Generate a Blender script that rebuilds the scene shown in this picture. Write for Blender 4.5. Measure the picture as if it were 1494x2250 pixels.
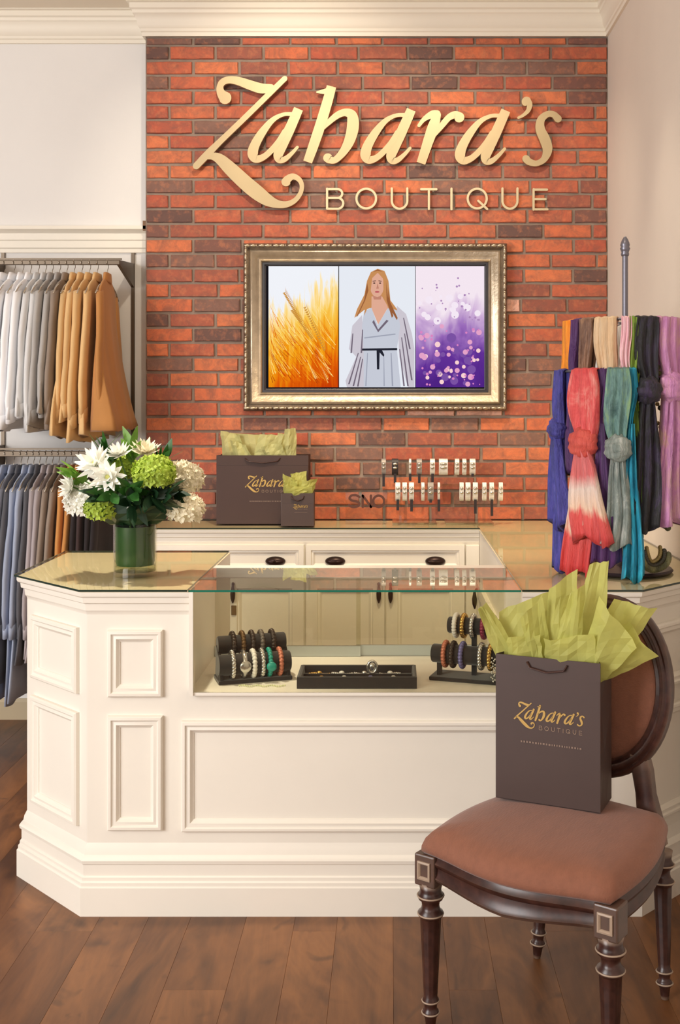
import bpy, bmesh, math, random
from mathutils import Vector, Matrix, noise as mnoise
random.seed(7)
PI = math.pi
S = bpy.context.scene
COL = S.collection
for o in list(bpy.data.objects):
    bpy.data.objects.remove(o)

# ------------------------------------------------------------------ camera
F = 2440.0                      # focal length in pixels of the 1494 x 2250 frame
cam_d = bpy.data.cameras.new('camera')
cam = bpy.data.objects.new('camera', cam_d); COL.objects.link(cam)
cam_d.sensor_fit = 'HORIZONTAL'; cam_d.sensor_width = 36.0
cam_d.lens = F / 1494 * 36.0
cam_d.shift_x = -113 / 1494; cam_d.shift_y = -245 / 1494
cam_d.clip_start = 0.05
cam.location = (0, -3.3, 1.534); cam.rotation_euler = (PI / 2, 0, 0)
S.camera = cam

# ------------------------------------------------------------------ world and big lights
W = bpy.data.worlds.new('world'); S.world = W; W.use_nodes = True
bg = W.node_tree.nodes['Background']
bg.inputs[0].default_value = (1.0, 0.95, 0.89, 1); bg.inputs[1].default_value = 0.11

def area(name, loc, target, sx, sy, energy, col):
    l = bpy.data.lights.new(name, 'AREA'); l.shape = 'RECTANGLE'; l.size = sx; l.size_y = sy
    l.energy = energy; l.color = col
    o = bpy.data.objects.new(name, l); COL.objects.link(o); o.location = loc
    o.rotation_euler = (Vector(target) - Vector(loc)).to_track_quat('-Z', 'Y').to_euler()
    return o
def spot(name, loc, target, energy, col, size=70, blend=.7, rad=.05):
    l = bpy.data.lights.new(name, 'SPOT'); l.energy = energy; l.color = col
    l.spot_size = math.radians(size); l.spot_blend = blend; l.shadow_soft_size = rad
    o = bpy.data.objects.new(name, l); COL.objects.link(o); o.location = loc
    o.rotation_euler = (Vector(target) - Vector(loc)).to_track_quat('-Z', 'Y').to_euler()
    return o
area('shop_window_light', (-4.1, -3.7, 2.0), (-.5, .4, 1.1), 2.8, 2.6, 218, (1.0, .98, .97))
area('front_window_light', (-1.2, -5.6, 2.3), (-.1, 1.0, 1.3), 3.0, 1.8, 30, (1.0, .95, .88))
spot('ceiling_or_fill_spot', (-.55, .55, 3.38), (-.45, 1.95, 2.55), 62, (1, .87, .68), 75)
spot('ceiling_or_fill_spot', (.35, .55, 3.38), (.3, 1.95, 2.2), 58, (1, .87, .68), 75)
spot('ceiling_or_fill_spot', (-.15, .2, 3.38), (.05, 1.65, .75), 175, (1, .82, .56), 55)
spot('ceiling_or_fill_spot', (.3, -.75, 3.38), (.4, .3, .9), 24, (1, .86, .66), 70)
spot('ceiling_or_fill_spot', (-.95, .15, 3.38), (-.9, .45, 0), 230, (1, .90, .76), 42)  # added fill lamp, no known fixture: brightens the left counter top
spot('ceiling_or_fill_spot', (.62, .75, 3.38), (.68, .85, 0), 30, (1, .87, .68), 55)  # added fill lamp as well, lifts the right wing's top
S.view_settings.view_transform = 'Standard'; S.view_settings.look = 'None'
S.view_settings.exposure = 0.18; S.view_settings.gamma = 1.0
S.view_settings.use_curve_mapping = False

# ------------------------------------------------------------------ helpers
def lin(c):
    r = []
    for x in c:
        x = x / 255.0
        r.append(x / 12.92 if x <= .04045 else ((x + .055) / 1.055) ** 2.4)
    return (r[0], r[1], r[2], 1)

class NT:
    def __init__(s, name):
        s.m = bpy.data.materials.new(name); s.m.use_nodes = True
        s.t = s.m.node_tree; s.n = s.t.nodes; s.l = s.t.links
        s.b = s.n['Principled BSDF']; s.out = s.n['Material Output']
    def node(s, typ, **kw):
        n = s.n.new(typ)
        for k, v in kw.items(): setattr(n, k, v)
        return n
    def link(s, a, b): s.l.new(a, b)
    def coords(s, scale=(1, 1, 1), rnd=False, kind='Object'):
        tc = s.node('ShaderNodeTexCoord'); mp = s.node('ShaderNodeMapping')
        mp.inputs['Scale'].default_value = scale
        s.link(tc.outputs[kind], mp.inputs[0])
        if rnd:
            oi = s.node('ShaderNodeObjectInfo'); mu = s.node('ShaderNodeVectorMath', operation='SCALE')
            cx = s.node('ShaderNodeCombineXYZ')
            for i in range(3): s.link(oi.outputs['Random'], cx.inputs[i])
            s.link(cx.outputs[0], mu.inputs[0]); mu.inputs['Scale'].default_value = 37.0
            s.link(mu.outputs[0], mp.inputs['Location'])
        return mp.outputs[0]
    def noise(s, vec, scale=5, detail=4, rough=.55, dist=0):
        n = s.node('ShaderNodeTexNoise'); n.inputs['Scale'].default_value = scale
        n.inputs['Detail'].default_value = detail; n.inputs['Roughness'].default_value = rough
        n.inputs['Distortion'].default_value = dist
        if vec is not None: s.link(vec, n.inputs['Vector'])
        return n.outputs['Fac']
    def ramp(s, fac, stops, interp='LINEAR'):
        r = s.node('ShaderNodeValToRGB'); r.color_ramp.interpolation = interp
        e = r.color_ramp.elements
        while len(e) < len(stops): e.new(.5)
        for el, (p, c) in zip(e, stops): el.position = p; el.color = c if len(c) == 4 else lin(c)
        s.link(fac, r.inputs[0]); return r.outputs[0]
    def mix(s, fac, a, b, mode='MIX'):
        n = s.node('ShaderNodeMix', data_type='RGBA', blend_type=mode)
        for val, i in ((fac, 0), (a, 6), (b, 7)):
            if hasattr(val, 'is_linked') or hasattr(val, 'links'): s.link(val, n.inputs[i])
            else: n.inputs[i].default_value = val
        return n.outputs[2]
    def bump(s, h, strength=.3, dist=.01):
        b = s.node('ShaderNodeBump'); b.inputs['Strength'].default_value = strength
        b.inputs['Distance'].default_value = dist
        s.link(h, b.inputs['Height']); s.link(b.outputs[0], s.b.inputs['Normal'])

def pm(name, col, rough=.5, metal=0.0, var=0.0, vscale=8, bump=0.0, bscale=80, stretch=(1, 1, 1), spec=None, sheen=0, transl=0.0, coat=0):
    t = NT(name); b = t.b
    b.inputs['Roughness'].default_value = rough; b.inputs['Metallic'].default_value = metal
    if spec is not None: b.inputs['Specular IOR Level'].default_value = spec
    if sheen: b.inputs['Sheen Weight'].default_value = sheen
    if coat: b.inputs['Coat Weight'].default_value = coat; b.inputs['Coat Roughness'].default_value = .1
    c = lin(col)
    if var or bump: vec = t.coords(stretch, rnd=True)
    if var:
        lo = tuple(max(0, x * (1 - var)) for x in c[:3]) + (1,); hi = tuple(min(1, x * (1 + var)) for x in c[:3]) + (1,)
        t.link(t.ramp(t.noise(vec, vscale, 4), [(.3, lo), (.7, hi)]), b.inputs['Base Color'])
    else: b.inputs['Base Color'].default_value = c
    if bump: t.bump(t.noise(vec, bscale, 3), bump, .004)
    if transl:
        tr = t.node('ShaderNodeBsdfTranslucent'); mx = t.node('ShaderNodeMixShader')
        mx.inputs[0].default_value = transl
        if var: t.link(b.inputs['Base Color'].links[0].from_socket, tr.inputs[0])
        else: tr.inputs[0].default_value = c
        t.link(b.outputs[0], mx.inputs[1]); t.link(tr.outputs[0], mx.inputs[2]); t.link(mx.outputs[0], t.out.inputs[0])
    return t.m

def glass_mat(name, tint=(246, 250, 248), rough=.01, boost=1.5):
    t = NT(name); t.n.remove(t.b)
    fr = t.node('ShaderNodeFresnel'); fr.inputs[0].default_value = 1.5
    ge = t.node('ShaderNodeNewGeometry')
    inv = t.node('ShaderNodeMath', operation='SUBTRACT'); inv.inputs[0].default_value = 1; t.link(ge.outputs['Backfacing'], inv.inputs[1])
    mu = t.node('ShaderNodeMath', operation='MULTIPLY'); t.link(fr.outputs[0], mu.inputs[0]); t.link(inv.outputs[0], mu.inputs[1])
    m2 = t.node('ShaderNodeMath', operation='MULTIPLY', use_clamp=True); t.link(mu.outputs[0], m2.inputs[0]); m2.inputs[1].default_value = boost
    tr = t.node('ShaderNodeBsdfTransparent'); tr.inputs[0].default_value = lin(tint)
    gl = t.node('ShaderNodeBsdfGlossy'); gl.inputs['Roughness'].default_value = rough
    mx = t.node('ShaderNodeMixShader'); t.link(m2.outputs[0], mx.inputs[0]); t.link(tr.outputs[0], mx.inputs[1]); t.link(gl.outputs[0], mx.inputs[2])
    t.link(mx.outputs[0], t.out.inputs[0]); return t.m

def emis(name, col, st=1.0):
    t = NT(name); t.n.remove(t.b); e = t.node('ShaderNodeEmission')
    e.inputs[0].default_value = lin(col); e.inputs[1].default_value = st
    t.link(e.outputs[0], t.out.inputs[0]); return t.m

class MB:
    def __init__(s): s.v = []; s.f = []; s.mi = []
    def add(s, vs, fs, mi=0):
        o = len(s.v); s.v += [tuple(p) for p in vs]
        for f in fs: s.f.append(tuple(i + o for i in f)); s.mi.append(mi)
        return s
    def box(s, x0, x1, y0, y1, z0, z1, mi=0):
        return s.add([(x0, y0, z0), (x1, y0, z0), (x1, y1, z0), (x0, y1, z0), (x0, y0, z1), (x1, y0, z1), (x1, y1, z1), (x0, y1, z1)],
                     [(3, 2, 1, 0), (4, 5, 6, 7), (0, 1, 5, 4), (1, 2, 6, 5), (2, 3, 7, 6), (3, 0, 4, 7)], mi)
    def prism(s, poly, z0, z1, mi=0, bottom=True, top=True, mside=None):
        n = len(poly); vs = [(x, y, z0) for x, y in poly] + [(x, y, z1) for x, y in poly]
        if bottom: s.add(vs, [tuple(range(n - 1, -1, -1))], mi)
        if top: s.add(vs, [tuple(range(n, 2 * n))], mi)
        s.add(vs, [(i, (i + 1) % n, n + (i + 1) % n, n + i) for i in range(n)], mi if mside is None else mside)
        return s
    def loft(s, rings, caps=True, closed=True, mi=0):
        n = len(rings[0]); vs = [p for r in rings for p in r]; fs = []
        m = n if closed else n - 1
        for k in range(len(rings) - 1):
            for i in range(m): fs.append((k * n + i, k * n + (i + 1) % n, (k + 1) * n + (i + 1) % n, (k + 1) * n + i))
        if caps and closed:
            fs.append(tuple(range(n - 1, -1, -1))); fs.append(tuple(range((len(rings) - 1) * n, len(rings) * n)))
        return s.add(vs, fs, mi)
    def lathe(s, prof, c=(0, 0, 0), n=24, flute=None, mi=0):
        rings = []
        for r, z in prof:
            ring = []
            for i in range(n):
                a = 2 * PI * i / n; rr = r
                if flute and flute[0] <= z <= flute[1]: rr = r * (1 - .10 * (0.5 - .5 * math.cos(flute[2] * a)))
                ring.append((c[0] + rr * math.cos(a), c[1] + rr * math.sin(a), c[2] + z))
            rings.append(ring)
        return s.loft(rings, mi=mi)
    def tube(s, pts, rad, n=8, closed=False, mi=0, flat=1.0):
        P = [Vector(p) for p in pts]; m = len(P); rings = []; up = Vector((0, 0, 1)); prev = None
        for i in range(m):
            if closed: d = P[(i + 1) % m] - P[i - 1]
            else: d = P[min(i + 1, m - 1)] - P[max(i - 1, 0)]
            d.normalize()
            if prev is None:
                a = up if abs(d.z) < .9 else Vector((1, 0, 0)); u = d.cross(a).normalized()
            else:
                u = (prev - d * prev.dot(d))
                u = u.normalized() if u.length > 1e-6 else d.orthogonal().normalized()
            prev = u; w = d.cross(u)
            r = rad[i] if isinstance(rad, (list, tuple)) else rad
            rings.append([P[i] + (u * math.cos(2 * PI * k / n) + w * math.sin(2 * PI * k / n) * flat) * r for k in range(n)])
        if closed: rings.append(rings[0]); return s.loft(rings, caps=False, mi=mi)
        return s.loft(rings, mi=mi)
    def ball(s, c, r, nu=10, nv=6, mi=0, fn=None):
        rx, ry, rz = r if isinstance(r, (list, tuple)) else (r, r, r)
        rings = []
        for j in range(nv + 1):
            b = -PI / 2 + PI * j / nv
            if j in (0, nv): b *= .98
            ring = []
            for i in range(nu):
                a = 2 * PI * i / nu; k = fn(a, b) if fn else 1
                ring.append((c[0] + rx * k * math.cos(b) * math.cos(a), c[1] + ry * k * math.cos(b) * math.sin(a), c[2] + rz * k * math.sin(b)))
            rings.append(ring)
        return s.loft(rings, mi=mi)
    def sweep(s, path, prof, mi=0):
        n = len(path); rings = []
        def nr(a, b):
            d = Vector((b[0] - a[0], b[1] - a[1])).normalized(); return Vector((d.y, -d.x))
        for i in range(n):
            if i == 0: m = nr(path[0], path[1])
            elif i == n - 1: m = nr(path[-2], path[-1])
            else:
                n1, n2 = nr(path[i - 1], path[i]), nr(path[i], path[i + 1]); m = (n1 + n2) / (1 + n1.dot(n2))
            rings.append([(path[i][0] + m.x * o, path[i][1] + m.y * o, z) for o, z in prof])
        return s.loft(rings, caps=True, closed=True, mi=mi)
    def frame(s, o, ux, uz, nm, w, h, prof, mi=0):
        o, ux, uz, nm = Vector(o), Vector(ux), Vector(uz), Vector(nm); rings = []
        for d, ht in prof:
            rings.append([o + ux * a + uz * b + nm * ht for a, b in ((d, d), (w - d, d), (w - d, h - d), (d, h - d))])
        return s.loft(rings, caps=False, mi=mi)
    def stroke(s, pts, fn, d0, d1, sub=6, cap0=True, cap1=True, mi=0):
        """pts (x, y, width) in sheet units -> solid ribbon between depths d0 (front) and d1 (back)"""
        P = []
        n = len(pts)
        loop = n > 4 and math.hypot(pts[0][0] - pts[-1][0], pts[0][1] - pts[-1][1]) < 1e-6
        if loop: cap0 = cap1 = False
        for i in range(n - 1):
            p0, p1, p2, p3 = pts[max(i - 1, 0)], pts[i], pts[i + 1], pts[min(i + 2, n - 1)]
            if loop and i == 0: p0 = pts[-2]
            if loop and i == n - 2: p3 = pts[1]
            for k in range(sub):
                t = k / sub; q = []
                for c in range(3):
                    a, b, cc, dd = p0[c], p1[c], p2[c], p3[c]
                    q.append(.5 * (2 * b + (cc - a) * t + (2 * a - 5 * b + 4 * cc - dd) * t * t + (3 * b - a - 3 * cc + dd) * t ** 3))
                P.append(q)
        P.append(list(pts[-1])); m = len(P); T = []
        for i in range(m):
            a, b = P[max(i - 1, 0)], P[min(i + 1, m - 1)]
            if loop and i in (0, m - 1): a, b = P[-2], P[1]
            L = math.hypot(b[0] - a[0], b[1] - a[1]) or 1
            T.append(((b[0] - a[0]) / L, (b[1] - a[1]) / L))
        sec = []
        def put(p, t, w): sec.append(((p[0] - t[1] * w, p[1] + t[0] * w), (p[0] + t[1] * w, p[1] - t[0] * w)))
        if cap0:
            for k in range(4):
                a = PI / 2 * (1 - k / 4); r = P[0][2] / 2
                put((P[0][0] - T[0][0] * r * math.sin(a), P[0][1] - T[0][1] * r * math.sin(a)), T[0], max(r * math.cos(a), r * .04))
        for p, t in zip(P, T): put(p, t, p[2] / 2)
        if cap1:
            for k in range(1, 5):
                a = PI / 2 * k / 4; r = P[-1][2] / 2
                put((P[-1][0] + T[-1][0] * r * math.sin(a), P[-1][1] + T[-1][1] * r * math.sin(a)), T[-1], max(r * math.cos(a), r * .04))
        vs = []; fs = []
        for l, r in sec: vs += [fn(l[0], l[1], d0), fn(r[0], r[1], d0), fn(r[0], r[1], d1), fn(l[0], l[1], d1)]
        for i in range(len(sec) - 1):
            a, b = i * 4, i * 4 + 4
            for k in range(4): fs.append((a + k, b + k, b + (k + 1) % 4, a + (k + 1) % 4))
        if not loop: fs += [(0, 1, 2, 3), tuple(len(vs) - 4 + k for k in (3, 2, 1, 0))]
        return s.add(vs, fs, mi)
    def mesh(s, name, mats, smooth=False):
        me = bpy.data.meshes.new(name); me.from_pydata(s.v, [], s.f)
        for m in (mats if isinstance(mats, (list, tuple)) else [mats]): me.materials.append(m)
        me.polygons.foreach_set('material_index', s.mi)
        if smooth: me.polygons.foreach_set('use_smooth', [True] * len(s.f))
        bm = bmesh.new(); bm.from_mesh(me); bmesh.ops.recalc_face_normals(bm, faces=bm.faces); bm.to_mesh(me); bm.free()
        me.update(); return me
    def build(s, name, mats, parent=None, smooth=False, bevel=0, auto=None, keepn=False):
        me = s.mesh(name, mats, smooth or auto is not None) if not keepn else None
        if keepn:
            me = bpy.data.meshes.new(name); me.from_pydata(s.v, [], s.f)
            for m in (mats if isinstance(mats, (list, tuple)) else [mats]): me.materials.append(m)
            me.polygons.foreach_set('material_index', s.mi); me.update()
        if auto is not None:
            me.set_sharp_from_angle(angle=math.radians(auto))
        o = bpy.data.objects.new(name, me); COL.objects.link(o)
        if parent: o.parent = parent
        if bevel:
            b = o.modifiers.new('bevel', 'BEVEL'); b.width = bevel; b.segments = 2; b.limit_method = 'ANGLE'
        return o

def tag(o, label, cat, group=None):
    o['label'] = label; o['category'] = cat
    if group: o['group'] = group
    return o
def struct(o): o['kind'] = 'structure'; return o
def thing(name, label, cat, loc=(0, 0, 0), rz=0, group=None):
    e = bpy.data.objects.new(name, None); COL.objects.link(e); e.empty_display_size = .05
    e.location = loc; e.rotation_euler = (0, 0, rz)
    return tag(e, label, cat, group)
def place(me, name, parent=None, loc=(0, 0, 0), rot=(0, 0, 0)):
    o = bpy.data.objects.new(name, me); COL.objects.link(o)
    if parent: o.parent = parent
    o.location = loc; o.rotation_euler = rot
    return o
ORD = ['first', 'second', 'third', 'fourth', 'fifth', 'sixth', 'seventh', 'eighth', 'ninth', 'tenth', 'eleventh', 'twelfth', 'thirteenth', 'fourteenth', 'fifteenth', 'sixteenth', 'seventeenth', 'eighteenth', 'nineteenth', 'twentieth']
R = random.uniform
def sc(Y): return F / (Y + 3.3)
def wx(px, Y): return (px - 860) / sc(Y)
def wz(py, Y): return 1.534 - (py - 880) / sc(Y)

# ------------------------------------------------------------------ materials
CREAM = pm('cream_paint', (239, 232, 219), .38, var=.02, vscale=3)
TAN_TOP = pm('tan_board', (236, 220, 186), .5, var=.05, vscale=6)
WALLP = pm('wall_paint', (233, 230, 226), .8, var=.02, vscale=2, bump=.05, bscale=120)
WALLR = pm('wall_paint_beige', (222, 211, 198), .8, var=.03, vscale=2, bump=.05, bscale=120)
TRIM = pm('trim_paint', (238, 230, 214), .5)
CEILM = pm('ceiling_paint', (236, 226, 210), .85)
GLASS = glass_mat('clear_glass', (248, 248, 241))
GLASS_TOP = glass_mat('top_glass', (243, 243, 230), .03, .85)
GEDGE = pm('glass_edge', (38, 52, 44), .12)
GEDGE2 = pm('glass_edge_green', (30, 110, 90), .12)
BRONZE = pm('dark_bronze', (52, 34, 30), .35, .6)
RAILM = pm('bronze_rail', (94, 80, 64), .35, .5)
CHROME = pm('chrome', (205, 198, 185), .22, .9)
ALU = pm('aluminium', (196, 204, 206), .35, .5)
GOLD = pm('brushed_gold', (180, 160, 124), .45, .5, var=.06, vscale=4)
GOLDP = pm('gold_print', (196, 160, 92), .4, .4)
BAGM = pm('brown_bag_paper', (72, 55, 50), .45, var=.06, vscale=5)
BAGD = pm('brown_bag_dark', (64, 42, 36), .6, var=.06, vscale=5)
RIBBON = pm('brown_ribbon', (66, 40, 36), .35)
TISSUE = pm('green_tissue', (208, 208, 118), .6, var=.12, vscale=14, transl=.4)
TISSUE2 = pm('pale_tissue', (206, 204, 142), .6, var=.12, vscale=14, transl=.35)
VELVET = pm('black_velvet', (30, 24, 24), .8, sheen=.3)
ACRY = glass_mat('acrylic', (244, 246, 246), .02, 1.2)
# ------------------------------------------------------------------ room shell
XR, YB, YL, XB, ZC = 1.022, 1.95, 2.05, -1.162, 3.40
def wood_mat():
    t = NT('rustic_wood'); v = t.coords((1, .12, 1), rnd=True)
    n1 = t.noise(v, 9, 7, .7, 1.2); v2 = t.coords((1, .35, 1), rnd=True); n2 = t.noise(v2, 3.2, 4, .6, 1.2)
    a = t.ramp(n1, [(.25, (58, 36, 22)), (.42, (98, 62, 36)), (.6, (130, 86, 50)), (.8, (150, 102, 60))])
    b = t.ramp(n2, [(.3, (58, 35, 20)), (.48, (156, 106, 62)), (.6, (104, 66, 38)), (.72, (140, 96, 58))])
    c = t.mix(.5, a, b)
    oi = t.node('ShaderNodeObjectInfo')
    tint = t.ramp(oi.outputs['Random'], [(0, (190, 176, 160)), (1, (255, 250, 244))])
    c = t.mix(1.0, c, tint, 'MULTIPLY')
    v3 = t.coords((1, .6, 1), rnd=True); kn = t.noise(v3, 5.5, 2, .5, 2.5)
    c = t.mix(t.ramp(kn, [(.62, (0, 0, 0)), (.74, (190, 190, 190))]), c, lin((52, 30, 18)))
    t.link(c, t.b.inputs['Base Color']); t.b.inputs['Roughness'].default_value = .42
    t.bump(n1, .25, .003); return t.m
WOOD = wood_mat()
floor = struct(MB().box(-5.2, 1.2, -6.2, 2.2, -.1, -.006).build('floor', WOOD))
pc = {}
x = XR - .002; ci = 0
while x > -2.6:
    w = (.145, .165, .125)[ci % 3]; y = 2.05 - (0, .62, .3, .9, .45)[ci % 5] - .02; y0 = 2.05
    segs = []
    while y0 > -1.7:
        y1 = max(y, -1.7); segs.append((y1, y0)); y0 = y1; y = y1 - 1.22
    for (a, b) in segs:
        L = round(b - a, 3); k = (w, L)
        if k not in pc:
            m = MB(); hw = w / 2 - .0001; hl = L / 2
            m.loft([[(-hw, -hl, -.007), (hw, -hl, -.007), (hw, hl, -.007), (-hw, hl, -.007)], [(-hw, -hl, -.0007), (hw, -hl, -.0007), (hw, hl, -.0007), (-hw, hl, -.0007)],
                    [(-hw + .0005, -hl + .0005, 0), (hw - .0005, -hl + .0005, 0), (hw - .0005, hl - .0005, 0), (-hw + .0005, hl - .0005, 0)]])
            pc[k] = m.mesh('plank', WOOD)
        place(pc[k], 'plank', floor, (x - w / 2, (a + b) / 2, 0))
    x -= w; ci += 1

MORTAR = pm('mortar', (140, 122, 108), .9, var=.18, vscale=12, bump=.4, bscale=150)
def brick_mat():
    t = NT('old_brick'); oi = t.node('ShaderNodeObjectInfo'); v = t.coords((1, 1, 1), rnd=True)
    base = t.ramp(oi.outputs['Random'], [(0, (188, 98, 70)), (.16, (202, 108, 72)), (.31, (176, 88, 66)), (.45, (208, 116, 76)), (.57, (164, 90, 70)),
                                         (.67, (150, 86, 70)), (.75, (124, 84, 74)), (.81, (100, 74, 68)), (.90, (130, 96, 84)), (.985, (224, 172, 152))], 'CONSTANT')
    n = t.noise(v, 13, 7, .78, .8); n2 = t.noise(v, 34, 4, .6)
    c = t.mix(t.ramp(n, [(.41, (0, 0, 0)), (.62, (205, 205, 205))]), base, lin((112, 80, 70)))
    c = t.mix(t.ramp(n2, [(.50, (0, 0, 0)), (.72, (150, 150, 150))]), c, lin((224, 138, 92)))
    n3 = t.noise(v, 5, 3, .6)
    c = t.mix(t.ramp(n3, [(.60, (0, 0, 0)), (.8, (130, 130, 130))]), c, lin((150, 104, 84)))
    t.link(c, t.b.inputs['Base Color']); t.b.inputs['Roughness'].default_value = .85
    t.bump(t.noise(v, 70, 5, .7), .5, .004); return t.m
BRICK = brick_mat()
wall_back = struct(MB().box(XB, XR + .15, YB, YB + .3, 0, ZC).build('wall_back', MORTAR))
bcache = {}
def brick_mesh(L, H, var):
    k = (round(L, 3), round(H, 3), var)
    if k not in bcache:
        rr = random.Random(hash(k) & 0xffff); m = MB(); D = .020
        nx = 4
        def ringpts(ins, y, j):
            pts = []
            xs = [-L / 2 + ins + (L - 2 * ins) * i / nx for i in range(nx + 1)]
            for xx in xs: pts.append((xx + rr.uniform(-j, j), y, -H / 2 + ins + rr.uniform(-j, j)))
            for xx in reversed(xs): pts.append((xx + rr.uniform(-j, j), y, H / 2 - ins + rr.uniform(-j, j)))
            return pts
        m.loft([ringpts(0, .004, .0012), ringpts(0, -.006, .0018), ringpts(.003, -.0095, .0012)], caps=False)
        o = len(m.v) - 2 * (nx + 1); f = [o + i for i in range(2 * (nx + 1))]
        for i in range(nx): m.f.append((f[i], f[i + 1], f[2 * nx - i], f[2 * nx + 1 - i])); m.mi.append(0)
        bcache[k] = m.mesh('brick', BRICK)
    return bcache[k]
zt = 3.251; row = 0; J = .013; BL = .2259
hid = MB()
while zt > .93:
    zb = 3.2095 if row == 0 else zt - .0701
    h = zt - zb - J; zc = (zt + zb) / 2 - (0 if row else 0)
    x0 = XB; first = True
    while x0 < XR - .015:
        L = BL if (row % 2 == 0 or not first) else BL * .5
        L += random.choice((-.008, 0, .006)) if not first else 0
        x1 = min(x0 + L, XR)
        if XR - x1 < .05: x1 = XR
        first = False; bl = x1 - x0 - J; xc = (x0 + x1) / 2
        if bl > .02:
            bl = round(bl / .004) * .004
            me = brick_mesh(bl, h, random.randint(0, 2)); off = R(-.003, .002)
            if x0 > -.66 and x1 < .51 and zb > 1.52 and zt < 2.24:
                for p in me.polygons: hid.add([(me.vertices[i].co.x + xc, me.vertices[i].co.y + YB, me.vertices[i].co.z + zc) for i in p.vertices], [tuple(range(len(p.vertices)))])
            else: place(me, 'brick', wall_back, (xc, YB + off, zc))
        x0 = x1
    zt = zb; row += 1
hb = hid.build('bricks_behind_screen', BRICK, wall_back); hb['kind'] = 'stuff'

struct(MB().box(-5.2, XB - .001, YL, YL + .15, 0, ZC).build('wall_left', WALLP))
struct(MB().box(XR, XR + .15, -6.2, YB - .001, 0, ZC).build('wall_right', WALLR))
struct(MB().box(-5.2, 1.2, -6.2, 2.3, ZC, ZC + .1).build('ceiling', CEILM))
crown = [(0, 3.251), (.012, 3.251), (.013, 3.268), (.019, 3.272), (.020, 3.284), (.030, 3.296), (.034, 3.32), (.044, 3.344), (.050, 3.348), (.052, 3.362), (.061, 3.368), (.061, 3.392), (.075, 3.396), (.075, 3.3999), (0, 3.3999)]
struct(MB().sweep([(-5.2, YL), (XB, YL), (XB, YB - .008), (XR, YB - .008), (XR, -6.0)], crown).build('trim_1', TRIM, auto=35))
# cornice moulding over the clothes niche and its skirting
corn = [(0, 2.245), (.012, 2.245), (.014, 2.262), (.02, 2.268), (.02, 2.30), (.026, 2.305), (.028, 2.335), (.04, 2.345), (.055, 2.352), (.055, 2.368), (0, 2.372)]
struct(MB().sweep([(-5.2, YL), (XB - .002, YL)], corn).build('trim_2', TRIM, auto=35))
struct(MB().sweep([(-5.2, YL), (XB - .002, YL)], [(0, 0), (.014, 0), (.014, .085), (.006, .1), (0, .1)]).build('baseboard_left', pm('skirting', (190, 172, 140), .5)))
struct(MB().box(XB - .024, XB - .004, YL - .055, YL - .0, 2.345, 2.392).build('trim_3', pm('stained_wood_block', (128, 88, 50), .5)))

# ------------------------------------------------------------------ counters
REF = [(-1.21, .845), (-1.21, .285), (-.925, 0), (-.602, 0)]
TOPP = [(-.03, .892), (-.028, .90), (-.024, .905), (-.022, .925), (-.012, .93), (-.010, .945), (-.002, .95), (0, .955), (0, .9635), (-.03, .9635)]
BASEP = [(-.031, 0), (0, 0), (0, .084), (-.004, .088), (-.004, .098), (-.009, .102), (-.009, .112), (-.014, .116), (-.014, .148), (-.009, .152), (-.007, .162), (-.012, .170), (-.019, .176), (-.022, .192), (-.031, .21)]
def offs(path, d):
    out = []
    def nr(a, b):
        q = Vector((b[0] - a[0], b[1] - a[1])).normalized(); return Vector((q.y, -q.x))
    for i, p in enumerate(path):
        if i == 0: m = nr(path[0], path[1])
        elif i == len(path) - 1: m = nr(path[-2], path[-1])
        else:
            a, b = nr(path[i - 1], p), nr(p, path[i + 1]); m = (a + b) / (1 + a.dot(b))
        out.append((p[0] + m.x * d, p[1] + m.y * d))
    return out
PF = [(0, 0), (0, .011), (.004, .016), (.011, .017), (.015, .012), (.018, .011), (.026, .013), (.032, .005), (.036, .003), (.037, 0)]
FX, UZ, FN = (1, 0, 0), (0, 0, 1), (0, -1, 0)
dc = thing('display_counter', 'cream panelled sales counter with glass jewellery case and chamfered left corner', 'counter')
b = offs(REF, -.03)
body = MB().prism([b[0], b[1], b[2], (-.602, .03), (-.602, .845)], 0, .9635)
body.prism([(-.602, .03), (.43, .03), (.43, .5), (-.602, .5)], 0, .655)
body.build('body', CREAM, dc)
MB().sweep([(-1.18, .845)] + REF[1:], TOPP).build('cornice', CREAM, dc, auto=30)
MB().sweep(REF[:3] + [(.43, 0)], BASEP).build('plinth_moulding', CREAM, dc, auto=30)
def front_panel(par, px0, px1, z0, z1):
    MB().frame((px0, .0302, z0), FX, UZ, FN, px1 - px0, z1 - z0, PF).build('panel_frame', CREAM, par, auto=30)
front_panel(dc, -.849, -.685, .647, .847); front_panel(dc, -.849, -.685, .248, .590); front_panel(dc, -.628, .40, .244, .575)
cd = (Vector((b[2][0] - b[1][0], b[2][1] - b[1][1], 0))); cl = cd.length; cd.normalize(); cn = Vector((cd.y, -cd.x, 0))
def cham_panel(par, o, d, nm, a0, a1, z0, z1):
    p = Vector((o[0], o[1], 0)) + d * a0 + nm * .0002; p.z = z0
    MB().frame(p, d, UZ, nm, a1 - a0, z1 - z0, PF).build('panel_frame', CREAM, par, auto=30)
for z0, z1 in ((.647, .847), (.248, .590)): cham_panel(dc, b[1], cd, cn, .045, cl - .045, z0, z1)
MB().prism([(-.602, .03), (-.602, .0), (-.590, .0), (-.590, .03)], .655, .9635).build('case_post', CREAM, dc)
MB().box(-.602, .385, .006, .5, .655, .664).build('case_floor', CREAM, dc)
MB().box(-.602, .385, .44, .50, .935, .971).build('case_back_rail', CREAM, dc, bevel=.004)
MB().box(-.602, .385, .008, .013, .664, .964).build('front_pane', GLASS, dc)
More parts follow.
